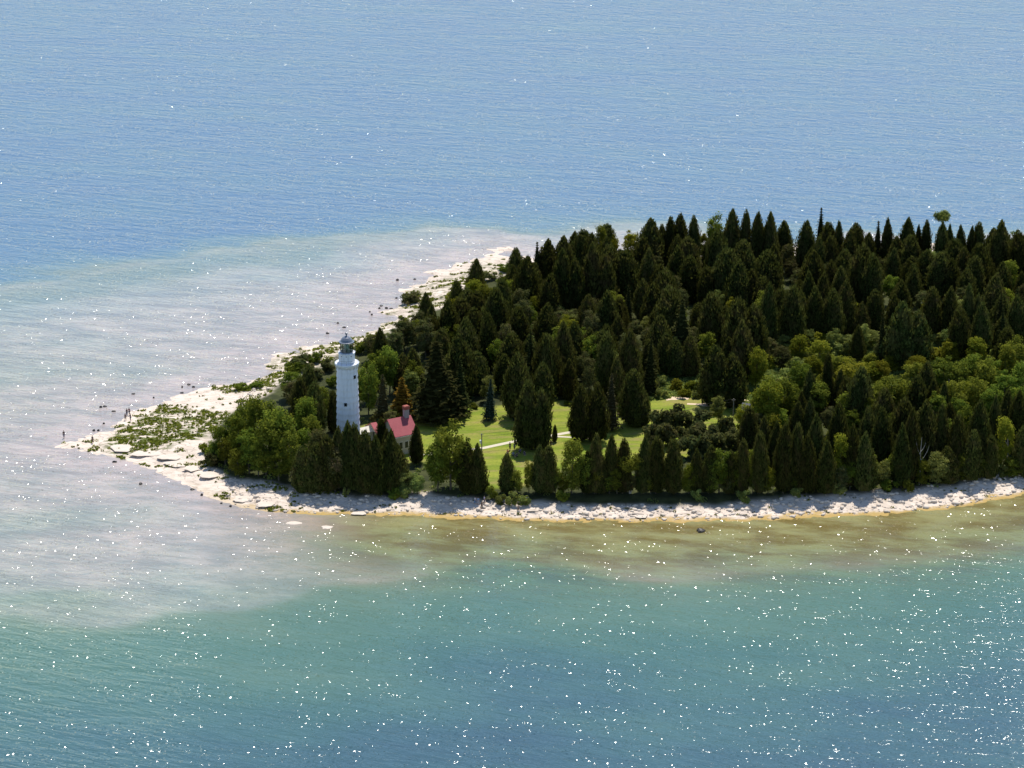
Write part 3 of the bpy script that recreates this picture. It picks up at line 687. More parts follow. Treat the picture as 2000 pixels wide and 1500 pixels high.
shrubs('13', '410,880,30,50;425,860,40,50;400,860,24,30;455,845,30,40;590,690,30,60;615,682,26,40;575,705,24,50;640,700,26,36;610,715,24,60;475,745,16,50;500,740,16,40;705,660,30,40;725,655,30,40;800,570,22,50;815,566,20,40;955,525,20,50;935,540,20,40;988,512,18,40;740,730,30,50;735,800,26,36;760,800,30,44;775,795,24,34;600,735,26,40;650,730,24,36')
shrubs('13', '905,790,12,26;925,786,12,26;870,800,14,30;1180,800,16,30;1210,795,16,26;1110,782,10,20;1000,785,12,26')

# ------------------------------------------------------------------ standing dead trees
def snag(x, ybase, hpx, label, forks):
    g = ground_at(x, ybase); s, su = scale_at(g); h = hpx / su
    mb = MB(); mb.tube([(0, 0, 0), (.1, 0, h * .35), (-.05, .05, h * .7), (.1, 0, h)], [.19, .15, .10, .03], 7)
    o = mb.build('dead_tree', M['deadwood']); o.location = g - np.array([0, 0, .1])
    for z, dx, dz in forks:
        f = MB(); f.tube([(0, 0, z * h), (dx * .5, .1, z * h + dz * .4), (dx * .9, 0, z * h + dz), (dx * 1.1, .1, z * h + dz * 1.5)], [.09, .07, .05, .02], 5); f.build('branch', M['deadwood'], o)
    tag(o, label, 'dead tree')
snag(1542, 952, 92, 'bleached dead tree with a fork to the left, above the south beach', [(.45, -1.5, 2.6), (.6, .7, 1.5)])
snag(1795, 946, 92, 'forked white dead tree near the right end of the beach', [(.5, 1.6, 2.4), (.62, -1.2, 3.0), (.7, .9, 1.4)])
snag(1404, 935, 60, 'slim grey dead trunk inside the pale leafy shore tree', [(.5, -.9, 1.0)])
snag(1850, 800, 60, 'grey dead snag among the green trees at the right', [(.5, -1, 1.5), (.6, .8, 1.4)])
snag(1762, 860, 50, 'short bare snag between the dark cedars at the right', [(.5, .5, .9)])
snag(1966, 900, 60, 'bare stem below the bright tree at the right edge', [(.55, -.6, .8)])

# ------------------------------------------------------------------ plant labels
def finish_labels():
    ORD = ['first', 'second', 'third', 'fourth', 'fifth', 'sixth', 'seventh', 'eighth', 'ninth', 'tenth', 'eleventh', 'twelfth']
    KL = {'c': 'dark conical cedar', 't': 'twin-topped cedar', 's': 'dark green spruce', 'u': 'blue-green spruce', 'b': 'brown spruce',
          'd': 'mid-green leafy tree', 'y': 'yellow-green leafy tree', 'w': 'dull olive leafy tree', 'p': 'pale green leafy tree',
          '1': 'low green shrub', '2': 'low bright green shrub', '3': 'low olive shrub', '4': 'low pale green shrub', 'B': 'birch', 'r': 'pale tree', 'o': 'orange conifer'}
    PL = lambda s: s + 's'
    def place(x, y, k):
        if k in '1234':
            if x < 480: return 'on the rocks at the left point'
            if x < 700: return 'left of the lighthouse' if y < 800 else 'before the left trees'
            if x < 860 and y > 900: return 'at the beach edge below the house'
            if x < 860 and y > 740: return 'behind the house'
            if y < 620 and x < 1010: return 'on the north-west ledges'
            if y > 920: return 'under the shore trees'
            if x < 1250: return 'along the back edge of the lawn'
            if x < 1450: return 'in the ferns beside the lone cedar' if y < 790 else 'in the hedge right of the lawn'
            return 'in the sunny clearing at the right'
        if y > 905:
            if x < 600: return 'at the left end of the south shore'
            if x < 850: return 'in front of the lighthouse and house'
            if x < 1000: return 'right of the house above the beach'
            if x < 1250: return 'in the shore row below the lawn'
            if x < 1450: return 'in the shore row below the hedge'
            if x < 1640: return 'in the shore row right of the shed'
            if x < 1800: return 'around the forked dead tree'
            return 'in the shore row at the right edge'
        if x < 700: return 'left of the lighthouse'
        b_ = 'on the skyline' if y < 548 else 'in the upper wood' if y < 620 else 'in the middle wood' if y < 700 else 'in the lower wood' if y < 800 else 'in the near wood'
        c_ = 'behind the house' if x < 900 else 'behind the lawn' if x < 1080 else 'behind the path bend' if x < 1250 else 'behind the hedge' if x < 1400 else 'beyond the lone cedar' if x < 1550 else 'above the clearing' if x < 1700 else 'below the umbrella tree' if x < 1850 else 'at right edge'
        return b_ + ', ' + c_
    G = {}
    for p in PLANTS:
        if p['label']: tag(p['o'], p['label']); continue
        G.setdefault((KL[p['k']], place(p['x'], p['y'], p['k'])), []).append(p)
    for (kl, pl), ps in G.items():
        ps.sort(key=lambda p: p['x']); n = len(ps)
        for i, p in enumerate(ps):
            if n == 1: lb = f'{kl} {pl}'
            elif i == 0: lb = f'leftmost {kl} {pl}'
            elif i == n - 1: lb = f'rightmost {kl} {pl}'
            elif i < 12: lb = f'{ORD[i]} {kl} from the left {pl}'
            else: lb = f'{kl} {pl}, towards the right'
            tag(p['o'], lb, None, (PL(kl) + ' ' + pl) if n > 1 else None)
finish_labels()

# ------------------------------------------------------------------ uncountable low growth
def clumps(name, n, cond, smin, smax, mat, label, seed, k=18, box=(-112, 150, 555, 790), leaf=.22):
    r = np.random.default_rng(seed)
    x = r.uniform(box[0], box[1], n); y = r.uniform(box[2], box[3], n); fl = fields(x, y); ok = cond(x, y, fl, r)
    x, y = x[ok], y[ok]; z = height(x, y, [a[ok] for a in fl]); s = smin + (smax - smin) * r.random(len(x)) ** 2
    K = len(x); c = np.repeat(np.stack([x, y, z], 1), k, 0); ss = np.repeat(s, k)
    d = r.normal(size=(K * k, 3)); d /= np.linalg.norm(d, axis=1)[:, None]; d[:, 2] = np.abs(d[:, 2])
    p = c + d * ss[:, None] * np.array([1, 1, .75]) * r.uniform(.4, 1, (K * k, 1))
    u = r.normal(size=(K * k, 3)); u[:, 2] *= .4; u /= np.linalg.norm(u, axis=1)[:, None]
    w = np.cross(d + .3 * r.normal(size=d.shape), u); w /= np.linalg.norm(w, axis=1)[:, None]
    h = leaf * r.uniform(.6, 1.3, (K * k, 1))
    V = np.stack([p - u * h * .5, p + u * h * .5, p + u * h * .15 + w * h * 1.2, p - u * h * .3 + w * h], 1).reshape(-1, 3)
    F = np.arange(K * k * 4).reshape(-1, 4)
    me = np_mesh(name, V, F, [M[mat]])
    at = me.attributes.new('tint', 'FLOAT', 'FACE')
    tt = np.clip(np.repeat(r.normal(.5, .2, K), k) + r.normal(0, .15, K * k), 0, 1).astype(np.float32)
    if len(me.polygons) == len(tt): at.data.foreach_set('value', tt)
    tag(link(name, me), label, 'vegetation', None, 'stuff')
def turfc(x, y, f, r):
    t = sstep(-2, 2, sdist(x, y, TURF)); g = fbm(x, y * 2, 4, 21)
    return (f[0] > .5) & (f[1] < .6) & (((t > .5) & (g > .43)) | ((sdist(x, y, TURF2) > -1) & (g > .55)) | ((g > .66) & (x < -30)) | ((f[0] > 3) & (g > .64) & (x < 0) & (y > 640)))
clumps('shore_grass', 150000, turfc, .25, .8, 'leafy', 'tufts of green grass and low herbs between the limestone slabs', 5, 18, leaf=.24)
def undc(x, y, f, r):
    inn = sdist(x, y, VEG) > 0
    open_ = (sdist(x, y, MEADOW1) > -1) | (sdist(x, y, MEADOW2) > -1)
    return inn & (f[2] < .5) & (open_ | (r.random(len(x)) < .25))
clumps('undergrowth', 16000, undc, .4, 1.1, 'pale', 'pale green ferns and seedlings covering the clearings and the wood floor', 6, 22, leaf=.3)
clumps('fern_bed', 26000, lambda x, y, f, r: ((sdist(x, y, MEADOW2) > -2) | (sdist(x, y, MEADOW1) > 0)) & (f[1] > .5), .5, 1.3, 'pale', 'pale green ferns and saplings filling the sunny clearings at the right', 16, 24, box=(25, 145, 605, 715), leaf=.3)
clumps('beach_weeds', 16000, lambda x, y, f, r: (f[0] > 1.0) & (f[1] < .8) & (f[2] < .3) & (y < 640) & (fbm(x, y * 1.5, 3, 31) > .60), .25, .7, 'leafy', 'sparse green weeds dotted along the south beach', 8)

# ------------------------------------------------------------------ boulders
def rock(name, px, py, w, h, mat, label, group=None, seed=0, d=None):
    r = np.random.default_rng(seed); g = P(px, py, 0); z = max(gz(g[0], g[1]), -0.05); g = P(px, py, z)
    bm = bmesh.new(); bmesh.ops.create_icosphere(bm, subdivisions=2, radius=1)
    for v in bm.verts:
        k = 1 + .18 * math.sin(3 * v.co.x + seed) + .14 * math.sin(5 * v.co.y + 2 * seed) + r.uniform(-.06, .06)
        v.co = Vector((v.co.x * w / 2 * k, v.co.y * (d or w * .8) / 2 * k, max(v.co.z, -.5) * h / 2 * k))
    me = bpy.data.meshes.new(name); bm.to_mesh(me); bm.free(); me.materials.append(M[mat])
    o = link(name, me, None, (g[0], g[1], z + h * .15)); tag(o, label, 'rock', group); return o
rock('boulder', 1370, 1038, 1.9, .9, 'darkrock', 'black boulder alone in the shallow water off the south beach', seed=3)
W_ROCKS = [(205,795),(222,804),(260,770),(300,778),(197,796),(356,757),(369,752),(378,757),(355,768),(183,842),(192,842),(203,828),(640,652),(660,632),(672,640),
 (722,610),(726,616),(741,603),(745,598),(755,603),(764,603),(774,583),(776,548),(810,546),(275,946),(376,957),(224,903),(432,984),(450,990),(394,968)]
for i, (x, y) in enumerate(W_ROCKS):
    side = 'off the north-west ledges' if x > 600 else 'off the left point' if y < 860 else 'south of the left point'
    rock('water_rock', x, y, random.uniform(.45, .95), random.uniform(.45, .8), 'darkrock', 'small dark rock standing in the shallows ' + side, 'dark rocks in the shallows ' + side, seed=i + 10)
for i, (x, y, w) in enumerate([(250,874,7),(285,886,6),(330,893,5),(345,905,6),(375,915,5),(410,928,5),(640,1030,2.5),(575,1022,3),(700,1003,3),(1250,1008,3),(1085,1006,2.5),(475,975,5),(520,985,4)]):
    rock('limestone_slab', x, y, w, .3, 'stone', ('smooth pale limestone slab' + (' on the left point' if x < 420 else ' in the water below the house' if x < 660 and y > 1010 else ' on the south beach')), 'pale limestone slabs', seed=i + 60, d=w * .7)
for i, (x, y) in enumerate([(1246,1006),(1150,1012),(1453,1008),(1140,1004),(1040,1000)]):
    g = ground_at(x, y); mb = MB(); a = random.uniform(-.5, .4)
    mb.tube([(-1.2 * math.cos(a), -1.2 * math.sin(a), .15), (0, 0, .22), (1.3 * math.cos(a), 1.3 * math.sin(a), .2)], [.16, .15, .09], 7)
    o = mb.build('driftwood_log', M['polewood']); o.location = g
    tag(o, 'dark driftwood log lying on the pale south beach', 'driftwood', 'driftwood logs on the south beach')

# ------------------------------------------------------------------ lighthouse
TB = P(681, 872, 2.0)
lh = empty('lighthouse', TB)
tag(lh, 'tall white lighthouse clad in plated steel, with glazed lantern and domed top', 'lighthouse')
def rt_(h): return 2.62 - (2.62 - 2.22) * h / 19.0
prof = [(2.95, -.3), (2.95, .5), (rt_(.6), .6)]; rings = []
h = 1.25
while h < 18.4: rings.append(h); h += 1.42
for r0 in rings: prof += [(rt_(r0), r0 - .02), (rt_(r0) + .15, r0), (rt_(r0) + .14, r0 + .14), (rt_(r0) + .01, r0 + .95)]
prof += [(2.22, 19.0)]
mb = MB(); mb.lathe(prof, 48); mb.build('tower', M['tower'], lh)
mb = MB(); mb.lathe([(2.24, 18.9), (2.45, 19.25), (2.72, 19.75), (2.72, 20.05), (2.60, 20.12), (1.8, 20.14)], 48); mb.build('gallery', M['tower'], lh)
for k in range(16):
    a = 2 * math.pi * k / 16; mb = MB()
    mb.tube([(2.15 * math.cos(a), 2.15 * math.sin(a), 18.4), (2.4 * math.cos(a), 2.4 * math.sin(a), 18.9), (2.62 * math.cos(a), 2.62 * math.sin(a), 19.5)], .09, 4); mb.build('bracket', M['white'], lh)
def railing(R_, z0, hh, n):
    mb = MB()
    for k in range(n): a = 2 * math.pi * k / n; mb.tube([(R_ * math.cos(a), R_ * math.sin(a), z0), (R_ * math.cos(a), R_ * math.sin(a), z0 + hh)], .022, 4)
    for z_ in (z0 + hh, z0 + hh * .5):
        mb.tube([(R_ * math.cos(2 * math.pi * k / 40), R_ * math.sin(2 * math.pi * k / 40), z_) for k in range(41)], .022, 4)
    mb.build('railing', M['black'], lh)
railing(2.62, 20.1, .95, 16)
mb = MB(); mb.lathe([(1.78, 20.14), (1.78, 20.5), (1.86, 20.52), (1.86, 22.2), (1.98, 22.3), (1.98, 22.48), (1.3, 22.5)], 10, a0=.31); mb.build('watch_room', M['tower'], lh)
for a in (-2.2, -1.57, -.95):
    mb = MB(); mb.lathe([(.13, 0), (.13, .05)], 12); o = mb.build('porthole', M['glazing_dark'], lh); d_ = Vector((math.cos(a), math.sin(a), 0))
    o.rotation_euler = d_.to_track_quat('Z', 'Y').to_euler(); o.location = d_ * 1.80 + Vector((0, 0, 21.9))
railing(1.9, 22.5, .85, 10)
lan = MB(); lan.lathe([(1.46, 22.5), (1.46, 22.72), (1.40, 22.74)], 10, a0=.31); lo = lan.build('lantern', M['greypaint'], lh)
for k in range(10):
    a = .31 + 2 * math.pi * k / 10; a2 = .31 + 2 * math.pi * (k + 1) / 10
    mb = MB(); mb.tube([(1.43 * math.cos(a), 1.43 * math.sin(a), 22.7), (1.43 * math.cos(a), 1.43 * math.sin(a), 24.85)], .05, 5)
    mb.build('mullion', M['black'], lo)
    mb = MB(); c0 = Vector((1.40 * math.cos(a), 1.40 * math.sin(a), 22.74)); c1 = Vector((1.40 * math.cos(a2), 1.40 * math.sin(a2), 22.74)); up = Vector((0, 0, 2.08))
    mb.add([c0, c1, c1 + up, c0 + up], [(0, 1, 2, 3)])
    mt = 'glazing_dark' if k == 9 else 'glass'  # right-hand pane opaque and dark, standing for mullion and door shadow
    mb.build('glass_pane', M[mt], lo)
mb = MB(); mb.lathe([(.25, 22.6), (.25, 23.1), (.42, 23.15), (.55, 23.5), (.58, 23.8), (.5, 24.15), (.3, 24.45), (.1, 24.5)], 16); mb.build('lens', M['lens'], lo, True)
mb = MB(); mb.lathe([(1.45, 24.80), (1.72, 24.82), (1.72, 24.93), (1.42, 25.0), (1.22, 25.45), (.92, 25.85), (.5, 26.12), (.18, 26.22)], 20); dm = mb.build('dome', M['greypaint'], lh)
mb = MB(); mb.lathe([(.16, 26.2), (.13, 26.5), (.26, 26.6), (.30, 26.8), (.2, 26.98), (.04, 27.05), (.02, 27.5)], 12); mb.build('ventilator', M['greypaint'], dm)
def tower_window(ang, z_):
    d_ = Vector((math.cos(ang), math.sin(ang), 0)); s_ = Vector((-d_.y, d_.x, 0)); r_ = rt_(z_)
    mb = MB(); c = d_ * (r_ + .02); mb.box((c.x, c.y, z_), (.30, .62, .78), ang); w_ = mb.build('window', M['black'], lh)
    mb = MB(); c = d_ * (r_ + .10); mb.box((c.x, c.y, z_), (.18, .36, .55), ang); mb.build('pane', M['glazing_dark'], w_)
tower_window(R(-98), 10.9); tower_window(R(-42), 17.1)

# ------------------------------------------------------------------ keeper's house
GZ = 2.0
A = P(756.5, 820.3, 9.4); B = P(801.6, 811.5, 9.4); C = P(775, 855.0, 6.4)
u = Vector((B - A)).normalized(); n_ = Vector((-u.y, u.x, 0))
wid = abs((Vector(C) - Vector(A)).dot(n_)); Lr = (Vector(B) - Vector(A)).length
wid = max(3.6, min(wid, 5.0)) ; hang = .35
ang = math.atan2(u.y, u.x)
o0 = Vector((A[0], A[1], GZ)) + u * (Lr / 2)
hs = empty('keepers_house', o0, ang); tag(hs, 'cream brick keeper\'s house with red shingle roof beside the lighthouse', 'house')
def gable_house(x0, x1, y0, y1, eave, ridge, wallm, roofm, par, wallname='wall', roofname='roof', oh=.35, th=.14):
    yc = (y0 + y1) / 2; mb = MB()
    mb.add([(x0, y0, -.3), (x1, y0, -.3), (x1, y1, -.3), (x0, y1, -.3), (x0, y0, eave), (x1, y0, eave), (x1, y1, eave), (x0, y1, eave), (x0, yc, ridge), (x1, yc, ridge)],
           [(0, 1, 5, 4), (2, 3, 7, 6), (1, 2, 6, 9, 5), (3, 0, 4, 8, 7), (0, 3, 2, 1)])
    w_ = mb.build(wallname, wallm, par)
    sl_ = (ridge - eave) / (y1 - yc); mb = MB()
    for s in (-1, 1):
        ye = yc + s * ((y1 - y0) / 2 + oh); ze = eave - sl_ * oh
        a = [(x0 - oh, yc, ridge + .02), (x1 + oh, yc, ridge + .02), (x1 + oh, ye, ze + .02), (x0 - oh, ye, ze + .02)]
        b_ = [(p[0], p[1], p[2] + th) for p in a]
        mb.add(a + b_, [(0, 1, 2, 3), (7, 6, 5, 4), (0, 4, 5, 1), (1, 5, 6, 2), (2, 6, 7, 3), (3, 7, 4, 0)])
    r_ = mb.build(roofname, roofm, par)
    # pale fascia board below each eave
    for s in (-1, 1):
        ye = yc + s * ((y1 - y0) / 2 + oh); mb = MB(); mb.box(((x0 + x1) / 2, ye + s * .03, eave - sl_ * oh - .06), (x1 - x0 + 2 * oh, .05, .2)); mb.build('fascia', M['trim'], r_)
    return w_, r_
hx = Lr / 2
wall, roof = gable_house(-hx + .3, hx - .3, -wid + .35, wid - .35, 4.4 + .25, 7.38, M['cream'], M['redroof'], hs)
mb = MB(); mb.box((hx - 1.1, .0, 7.75), (1.1, .95, 2.9)); ch = mb.build('chimney', M['chimney'], roof)
mb = MB(); mb.box((hx - 1.1, .0, 9.5), (1.3, 1.15, .7)); mb.box((hx - 1.1, .0, 9.9), (1.08, .95, .12)); mb.build('chimney_cap', M['brick'], ch)
def window(par, x, y, z_, w, hh, nx, ny):
    mb = MB(); rz = math.atan2(ny, nx); mb.box((x + nx * .03, y + ny * .03, z_), (.08, w + .24, hh + .24), rz); f = mb.build('window', M['trim'], par)
    mb = MB(); mb.box((x + nx * .06, y + ny * .06, z_), (.08, w, hh), rz); mb.build('pane', M['glazing_dark'], f)
for x_ in (-hx + 1.5, 0, hx - 1.5):
    window(wall, x_, -wid + .35, 2.2, .8, 1.5, 0, -1); window(wall, x_, wid - .35, 2.2, .8, 1.5, 0, 1)
for z_ in (2.2, 5.2):
    window(wall, hx - .3, 0, z_, .8, 1.3, 1, 0)
# lower wing towards the tower, its gable facing the water on the left
W1 = P(723.5, 826.4, 6.6); wl = Vector((W1[0], W1[1], GZ)) - o0
wx = wl.dot(u); wy = wl.dot(n_)
ww, wr = gable_house(wx + .3, -hx + .28, wy - 2.5, wy + 2.5, 3.1, 4.45, M['cream'], M['redroof'], hs, 'wing_wall', 'wing_roof', .3)
window(ww, wx + .3, wy - 1.2, 2.2, .7, 1.3, -1, 0)
# covered passage with a light metal roof from wing to tower
pd = Vector((TB[0], TB[1], GZ)) - o0; tx_, ty_ = pd.dot(u), pd.dot(n_)
pa = Vector((wx + .2, wy + .6, 0)); pb = Vector((tx_, ty_, 0)); dv = pb - pa; L_ = dv.length - 2.2; dv.normalize()
pe = link('passage', MB().mesh('passage', M['cream']), hs); bpy.data.objects.remove(pe)
mb = MB(); mid = pa + dv * (L_ / 2); mb.box((mid.x, mid.y, 1.2), (L_, 2.2, 3.0), math.atan2(dv.y, dv.x)); pw = mb.build('passage_wall', M['trim'], hs)
sv_ = Vector((-dv.y, dv.x, 0)); mb = MB(); a_, b_ = pa - dv * .1, pa + dv * L_
for s in (-1, 1):
    q0 = [a_ + Vector((0, 0, 3.7)), b_ + Vector((0, 0, 3.7)), b_ + sv_ * s * 1.35 + Vector((0, 0, 2.72)), a_ + sv_ * s * 1.35 + Vector((0, 0, 2.72))]
    mb.add([tuple(v) for v in q0] + [tuple(v + Vector((0, 0, .1))) for v in q0], [(0, 1, 2, 3), (7, 6, 5, 4), (0, 4, 5, 1), (1, 5, 6, 2), (2, 6, 7, 3), (3, 7, 4, 0)])
mb.build('passage_roof', M['trim'], hs)

# small shed at the right
g = ground_at(1472, 822)
sh = empty('shed', (g[0], g[1], 2.0), R(-28)); tag(sh, 'small shed with grey shingle roof beside the hedge, half hidden by a leafy tree', 'shed')
gable_house(-2.6, 2.6, -1.9, 1.9, 2.3, 3.7, M['cream'], M['greyroof'], sh, oh=.3)

# ------------------------------------------------------------------ paths
def ribbon(name, pix, width, mat, label, lift=.03):
    pts = [Vector(P(x, y, 2.0)) for x, y in pix]; fine = []
    for a, b_ in zip(pts[:-1], pts[1:]):
        k = max(2, int((b_ - a).length / 1.0)); fine += [a.lerp(b_, i / k) for i in range(k)]
    fine.append(pts[-1]); vs = []; fs = []
    for i, p in enumerate(fine):
        d = (fine[min(i + 1, len(fine) - 1)] - fine[max(i - 1, 0)]).normalized(); s = Vector((-d.y, d.x, 0)); w = width[min(len(width) - 1, int(i / len(fine) * len(width)))] / 2
        z0 = max(2.0, gz(p.x, p.y)) + lift
        for q_, zz in ((-w, -.12), (-w, 0), (w, 0), (w, -.12)): vs.append((p.x + s.x * q_, p.y + s.y * q_, z0 + zz))
    for i in range(len(fine) - 1):
        for k in range(3): fs.append((i * 4 + k, i * 4 + k + 1, i * 4 + 5 + k, i * 4 + 4 + k))
    mb = MB(); mb.add(vs, fs); tag(mb.build(name, M[mat]), label, None, None, 'structure')
ribbon('path', [(800,892),(860,884),(905,880),(945,875),(1005,862),(1060,854),(1110,845),(1160,838)], [1.25], 'concrete', 'straight pale concrete path crossing the lawn')
ribbon('side_path', [(1080,852.5),(1100,853.5),(1150,856)], [.8], 'concrete', 'thin side path meeting the concrete path', .045)
ribbon('sand_track', [(1300,781),(1325,777),(1345,779)], [1.2, 2.4, 1.2], 'sand', 'patch of bare sand in the grass by the fern bed')
ribbon('sand_track', [(1342,789),(1365,790),(1385,791),(1410,793),(1440,787),(1460,782)], [1.0, 2.2, 2.2, 1.5, 1.5], 'sand', 'sandy track below the lone broad cedar', .045)

# ------------------------------------------------------------------ utility poles and wires
def pole(x, yb, hm, label, boxed=False):
    g = P(x, yb, 2.0); mb = MB(); mb.lathe([(.13, -.2), (.11, hm)], 10); o = mb.build('utility_pole', M['polewood']); o.location = g
    mb = MB(); mb.box((0, 0, hm - .35), (.9, .1, .1)); mb.build('crossarm', M['polewood'], o)
    if boxed: mb = MB(); mb.box((-.28, -.05, 2.0), (.42, .28, .75)); mb.build('meter_box', M['white'], o)
    tag(o, label, 'pole'); return Vector((g[0], g[1], 2 + hm))
p1 = pole(941, 879, 4.0, 'short wooden pole with a white meter box beside the path', True)
p0 = pole(627, 835, 4.6, 'thin weathered pole left of the lighthouse')
p2 = pole(1432, 815, 4.6, 'wooden pole hidden in the hedge by the shed')
for k, dz in enumerate((-.1, -.75)):
    mb = MB(); mb.tube([p1.lerp(p2, t) + Vector((0, 0, dz - .8 * 4 * t * (1 - t))) for t in [i / 16 for i in range(17)]], .025, 4)
    tag(mb.build('power_line', M['black']), ('upper' if k == 0 else 'lower') + ' thin wire strung from the path pole to the hedge pole', 'wire')

# ------------------------------------------------------------------ people
SKIN = simple('skin', (0.50, 0.32, 0.24), .6, .03); HAIR = simple('hair', (0.05, 0.035, 0.025), .7)
def skinmesh(name, verts, edges, rad, mat, parent):
    me = bpy.data.meshes.new(name + '_cage'); me.from_pydata(verts, edges, [])
    bm = bmesh.new(); bm.from_mesh(me); ly = bm.verts.layers.skin.verify(); bm.verts.ensure_lookup_table()
    for i, v in enumerate(bm.verts): v[ly].radius = (rad[i], rad[i] * .8 if rad[i] > .09 else rad[i]); v[ly].use_root = (i == 0)
    bm.to_mesh(me); bm.free()
    t = bpy.data.objects.new('tmp', me); COL.objects.link(t); t.modifiers.new('s', 'SKIN'); sb = t.modifiers.new('d', 'SUBSURF'); sb.levels = 1; sb.render_levels = 1
    dg = bpy.context.evaluated_depsgraph_get(); m2 = bpy.data.meshes.new_from_object(t.evaluated_get(dg)); m2.name = name
    bpy.data.objects.remove(t); m2.materials.clear(); m2.materials.append(mat)
    return link(name, m2, parent)
POSES = {
 'stand': dict(hip=.93, k=[(.10, .02, .50), (-.10, .0, .50)], f=[(.12, .0, .07), (-.12, .03, .07)], e=[(.26, .0, 1.10), (-.26, .02, 1.10)], h=[(.27, -.10, .86), (-.27, -.06, .86)], tl=0),
 'walk': dict(hip=.91, k=[(.10, -.18, .50), (-.10, .10, .50)], f=[(.10, -.26, .07), (-.10, .34, .10)], e=[(.25, .10, 1.12), (-.25, -.10, 1.12)], h=[(.25, .02, .88), (-.25, -.28, .92)], tl=-.04),
 'sit': dict(hip=.16, k=[(.14, -.38, .42), (-.14, -.36, .44)], f=[(.14, -.62, .06), (-.14, -.60, .06)], e=[(.27, -.16, .42), (-.27, -.16, .42)], h=[(.16, -.36, .44), (-.16, -.36, .44)], tl=-.06)}
def person(px, py, pose, shirt, legs, label, rz=0.0, tall=1.0, z=None, group=None):
    if z is None: g = ground_at(px, py)
    else: g = P(px, py, z)
    zz = max(g[2], 0.0) if z is None else z
    root = empty('person', (g[0], g[1], zz), rz); root.scale = (tall,) * 3; tag(root, label, 'person', group)
    q_ = POSES[pose]; hz = q_['hip']; tl = q_['tl']
    V = [(0, 0, hz), (0, tl * .3, hz + .18), (0, tl * .7, hz + .38), (0, tl, hz + .55), (0, tl * 1.1, hz + .64), (0, tl * 1.2 - .02, hz + .70), (0, tl * 1.2 - .03, hz + .80)]
    E = [(0, 1), (1, 2), (2, 3), (3, 4), (4, 5), (5, 6)]; Rr = [.15, .13, .15, .10, .055, .09, .075]
    for i, s in enumerate((1, -1)):
        b0 = len(V); V += [(s * .10, 0, hz - .03), q_['k'][i], q_['f'][i], (q_['f'][i][0], q_['f'][i][1] - .16, max(.03, q_['f'][i][2] - .04))]
        E += [(0, b0), (b0, b0 + 1), (b0 + 1, b0 + 2), (b0 + 2, b0 + 3)]; Rr += [.095, .065, .042, .035]
        b0 = len(V); e, h_ = Vector(q_['e'][i]), Vector(q_['h'][i]); dd = (h_ - e).normalized()
        V += [(s * .19, tl, hz + .53), tuple(e), tuple(h_), tuple(h_ + dd * .08)]
        E += [(3, b0), (b0, b0 + 1), (b0 + 1, b0 + 2), (b0 + 2, b0 + 3)]; Rr += [.058, .042, .028, .034]
        for j, (ox, ln) in enumerate(((-.03, .07), (-.01, .085), (.01, .08), (.03, .06))):
            n0 = len(V); V.append(tuple(h_ + dd * (.08 + ln) + Vector((0, ox, -.005 * j)))); E.append((b0 + 3, n0)); Rr.append(.009)
        n0 = len(V); V.append(tuple(h_ + dd * .07 + Vector((-.02 * s, -.06, 0)))); E.append((b0 + 2, n0)); Rr.append(.010)
    skinmesh('body', V, E, Rr, SKIN, root)
    sm = simple('shirt_cloth', shirt, .8, .08); lm = simple('trouser_cloth', legs, .8, .08)
    V2 = [(0, tl * .2, hz + .10), (0, tl * .5, hz + .28), (0, tl, hz + .52), (.19, tl, hz + .53), tuple((Vector((.19, tl, hz + .53)) + Vector(q_['e'][0])) / 2), (-.19, tl, hz + .53), tuple((Vector((-.19, tl, hz + .53)) + Vector(q_['e'][1])) / 2)]
    skinmesh('shirt', V2, [(0, 1), (1, 2), (2, 3), (3, 4), (2, 5), (5, 6)], [.165, .165, .12, .078, .07, .078, .07], sm, root)
    V3 = [(0, 0, hz + .05), (.10, 0, hz - .03), q_['k'][0], tuple((Vector(q_['k'][0]) + Vector(q_['f'][0])) / 2), (-.10, 0, hz - .03), q_['k'][1], tuple((Vector(q_['k'][1]) + Vector(q_['f'][1])) / 2)]
    skinmesh('trousers', V3, [(0, 1), (1, 2), (2, 3), (0, 4), (4, 5), (5, 6)], [.165, .11, .085, .06, .11, .085, .06], lm, root)
    mb = MB(); mb.lathe([(.085, 0), (.105, .06), (.095, .13), (.05, .175), (.01, .185)], 12, c=(0, tl * 1.2 - .01, hz + .72)); mb.build('hair', HAIR, root, True)
dk, nv, rd, wh_, bl = (.03, .03, .035), (.03, .05, .12), (.45, .05, .06), (.7, .7, .72), (.10, .25, .50)
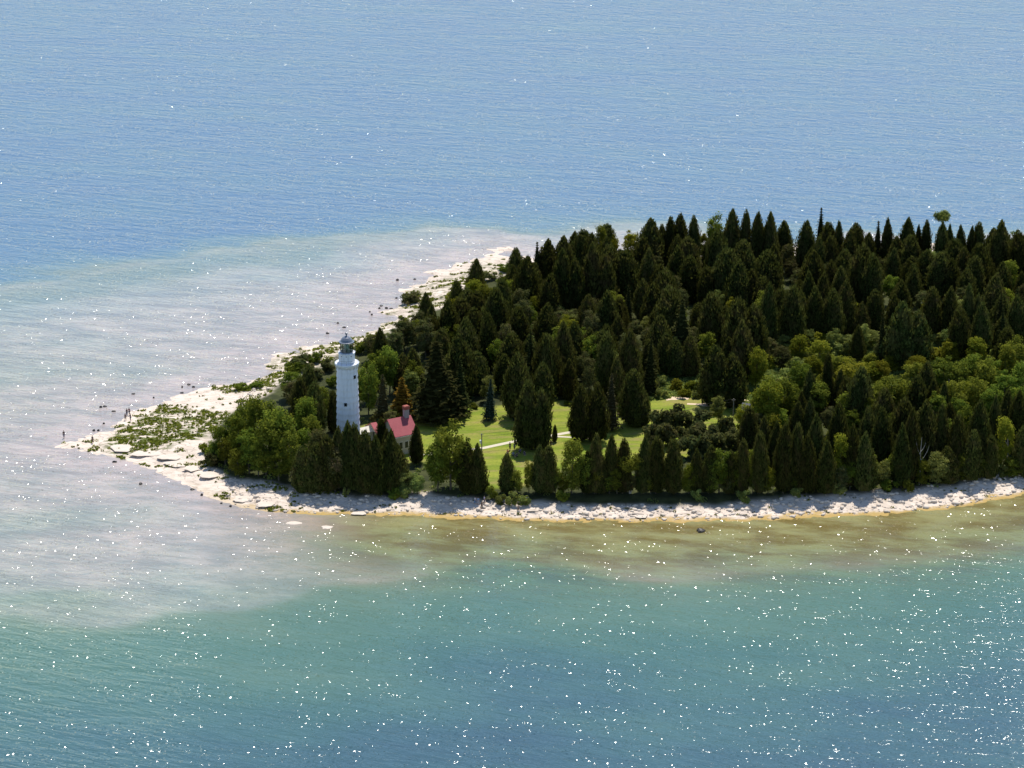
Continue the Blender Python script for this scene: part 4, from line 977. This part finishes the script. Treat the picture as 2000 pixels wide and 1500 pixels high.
person(125, 856, 'stand', dk, nv, 'person in dark clothes standing alone in the shallow water at the far left', .4, 1.05, 0.0)
person(181, 866, 'stand', dk, (.12, .08, .07), 'person in dark top standing on the tip of the rocky point', -.5, 1.05)
person(248, 812, 'stand', dk, nv, 'left one of two dark-clothed people at the front by the north-west waterline', .8)
person(253, 811, 'walk', (.12, .02, .03), dk, 'right one of two people standing together by the north-west waterline', -.6, 1.05)
person(245, 821, 'walk', (.10, .06, .06), dk, 'person a few steps nearer than the pair by the north-west waterline', .3)
person(255, 822, 'stand', (.09, .04, .05), nv, 'person beside the grass tufts just below the pair at the waterline', 1.2)
person(928, 984, 'walk', wh_, bl, 'person in a white top stepping over the stones at the left of the beach group', .9)
person(934, 986, 'stand', bl, (.3, .33, .4), 'person in light blue on the stones in the beach group', -.3)
person(941, 993, 'walk', dk, dk, 'person in dark clothes nearest the water in the beach group', .2)
person(946, 983, 'stand', (.45, .42, .62), nv, 'person in a lilac top at the right of the beach group', 2.0)
person(1012, 1000, 'walk', (.20, .15, .14), dk, 'person in brown walking alone on the beach right of the group', .5)
person(1030, 982, 'stand', (.40, .42, .70), (.5, .5, .6), 'person in pale blue at the back of the beach under the cedars', .5)
GR = [(992, 886, 'sit', rd, dk, 'person in a red top sitting at the left of the lawn group'), (996, 879, 'stand', dk, dk, 'dark-clothed person standing at the left of the lawn group'),
 (1005, 880, 'stand', nv, nv, 'person in navy standing in the lawn group by the tree shadow'), (1002, 890, 'sit', bl, nv, 'person in a blue top sitting in front in the lawn group'),
 (1010, 892, 'sit', nv, dk, 'navy-clothed person sitting in the tree shadow in the lawn group'), (1016, 884, 'sit', (.06, .1, .25), dk, 'person in dark blue sitting below the twin-topped cedar'),
 (1024, 888, 'sit', nv, nv, 'person in navy sitting at the right of the lawn group')]
for x, y, p_, s_, l_, lb in GR: person(x, y, p_, s_, l_, lb, random.uniform(-1, 1), 1.05)
person(1076, 874, 'stand', dk, dk, 'dark-clothed person standing below the slim little cedar by the path', .2)
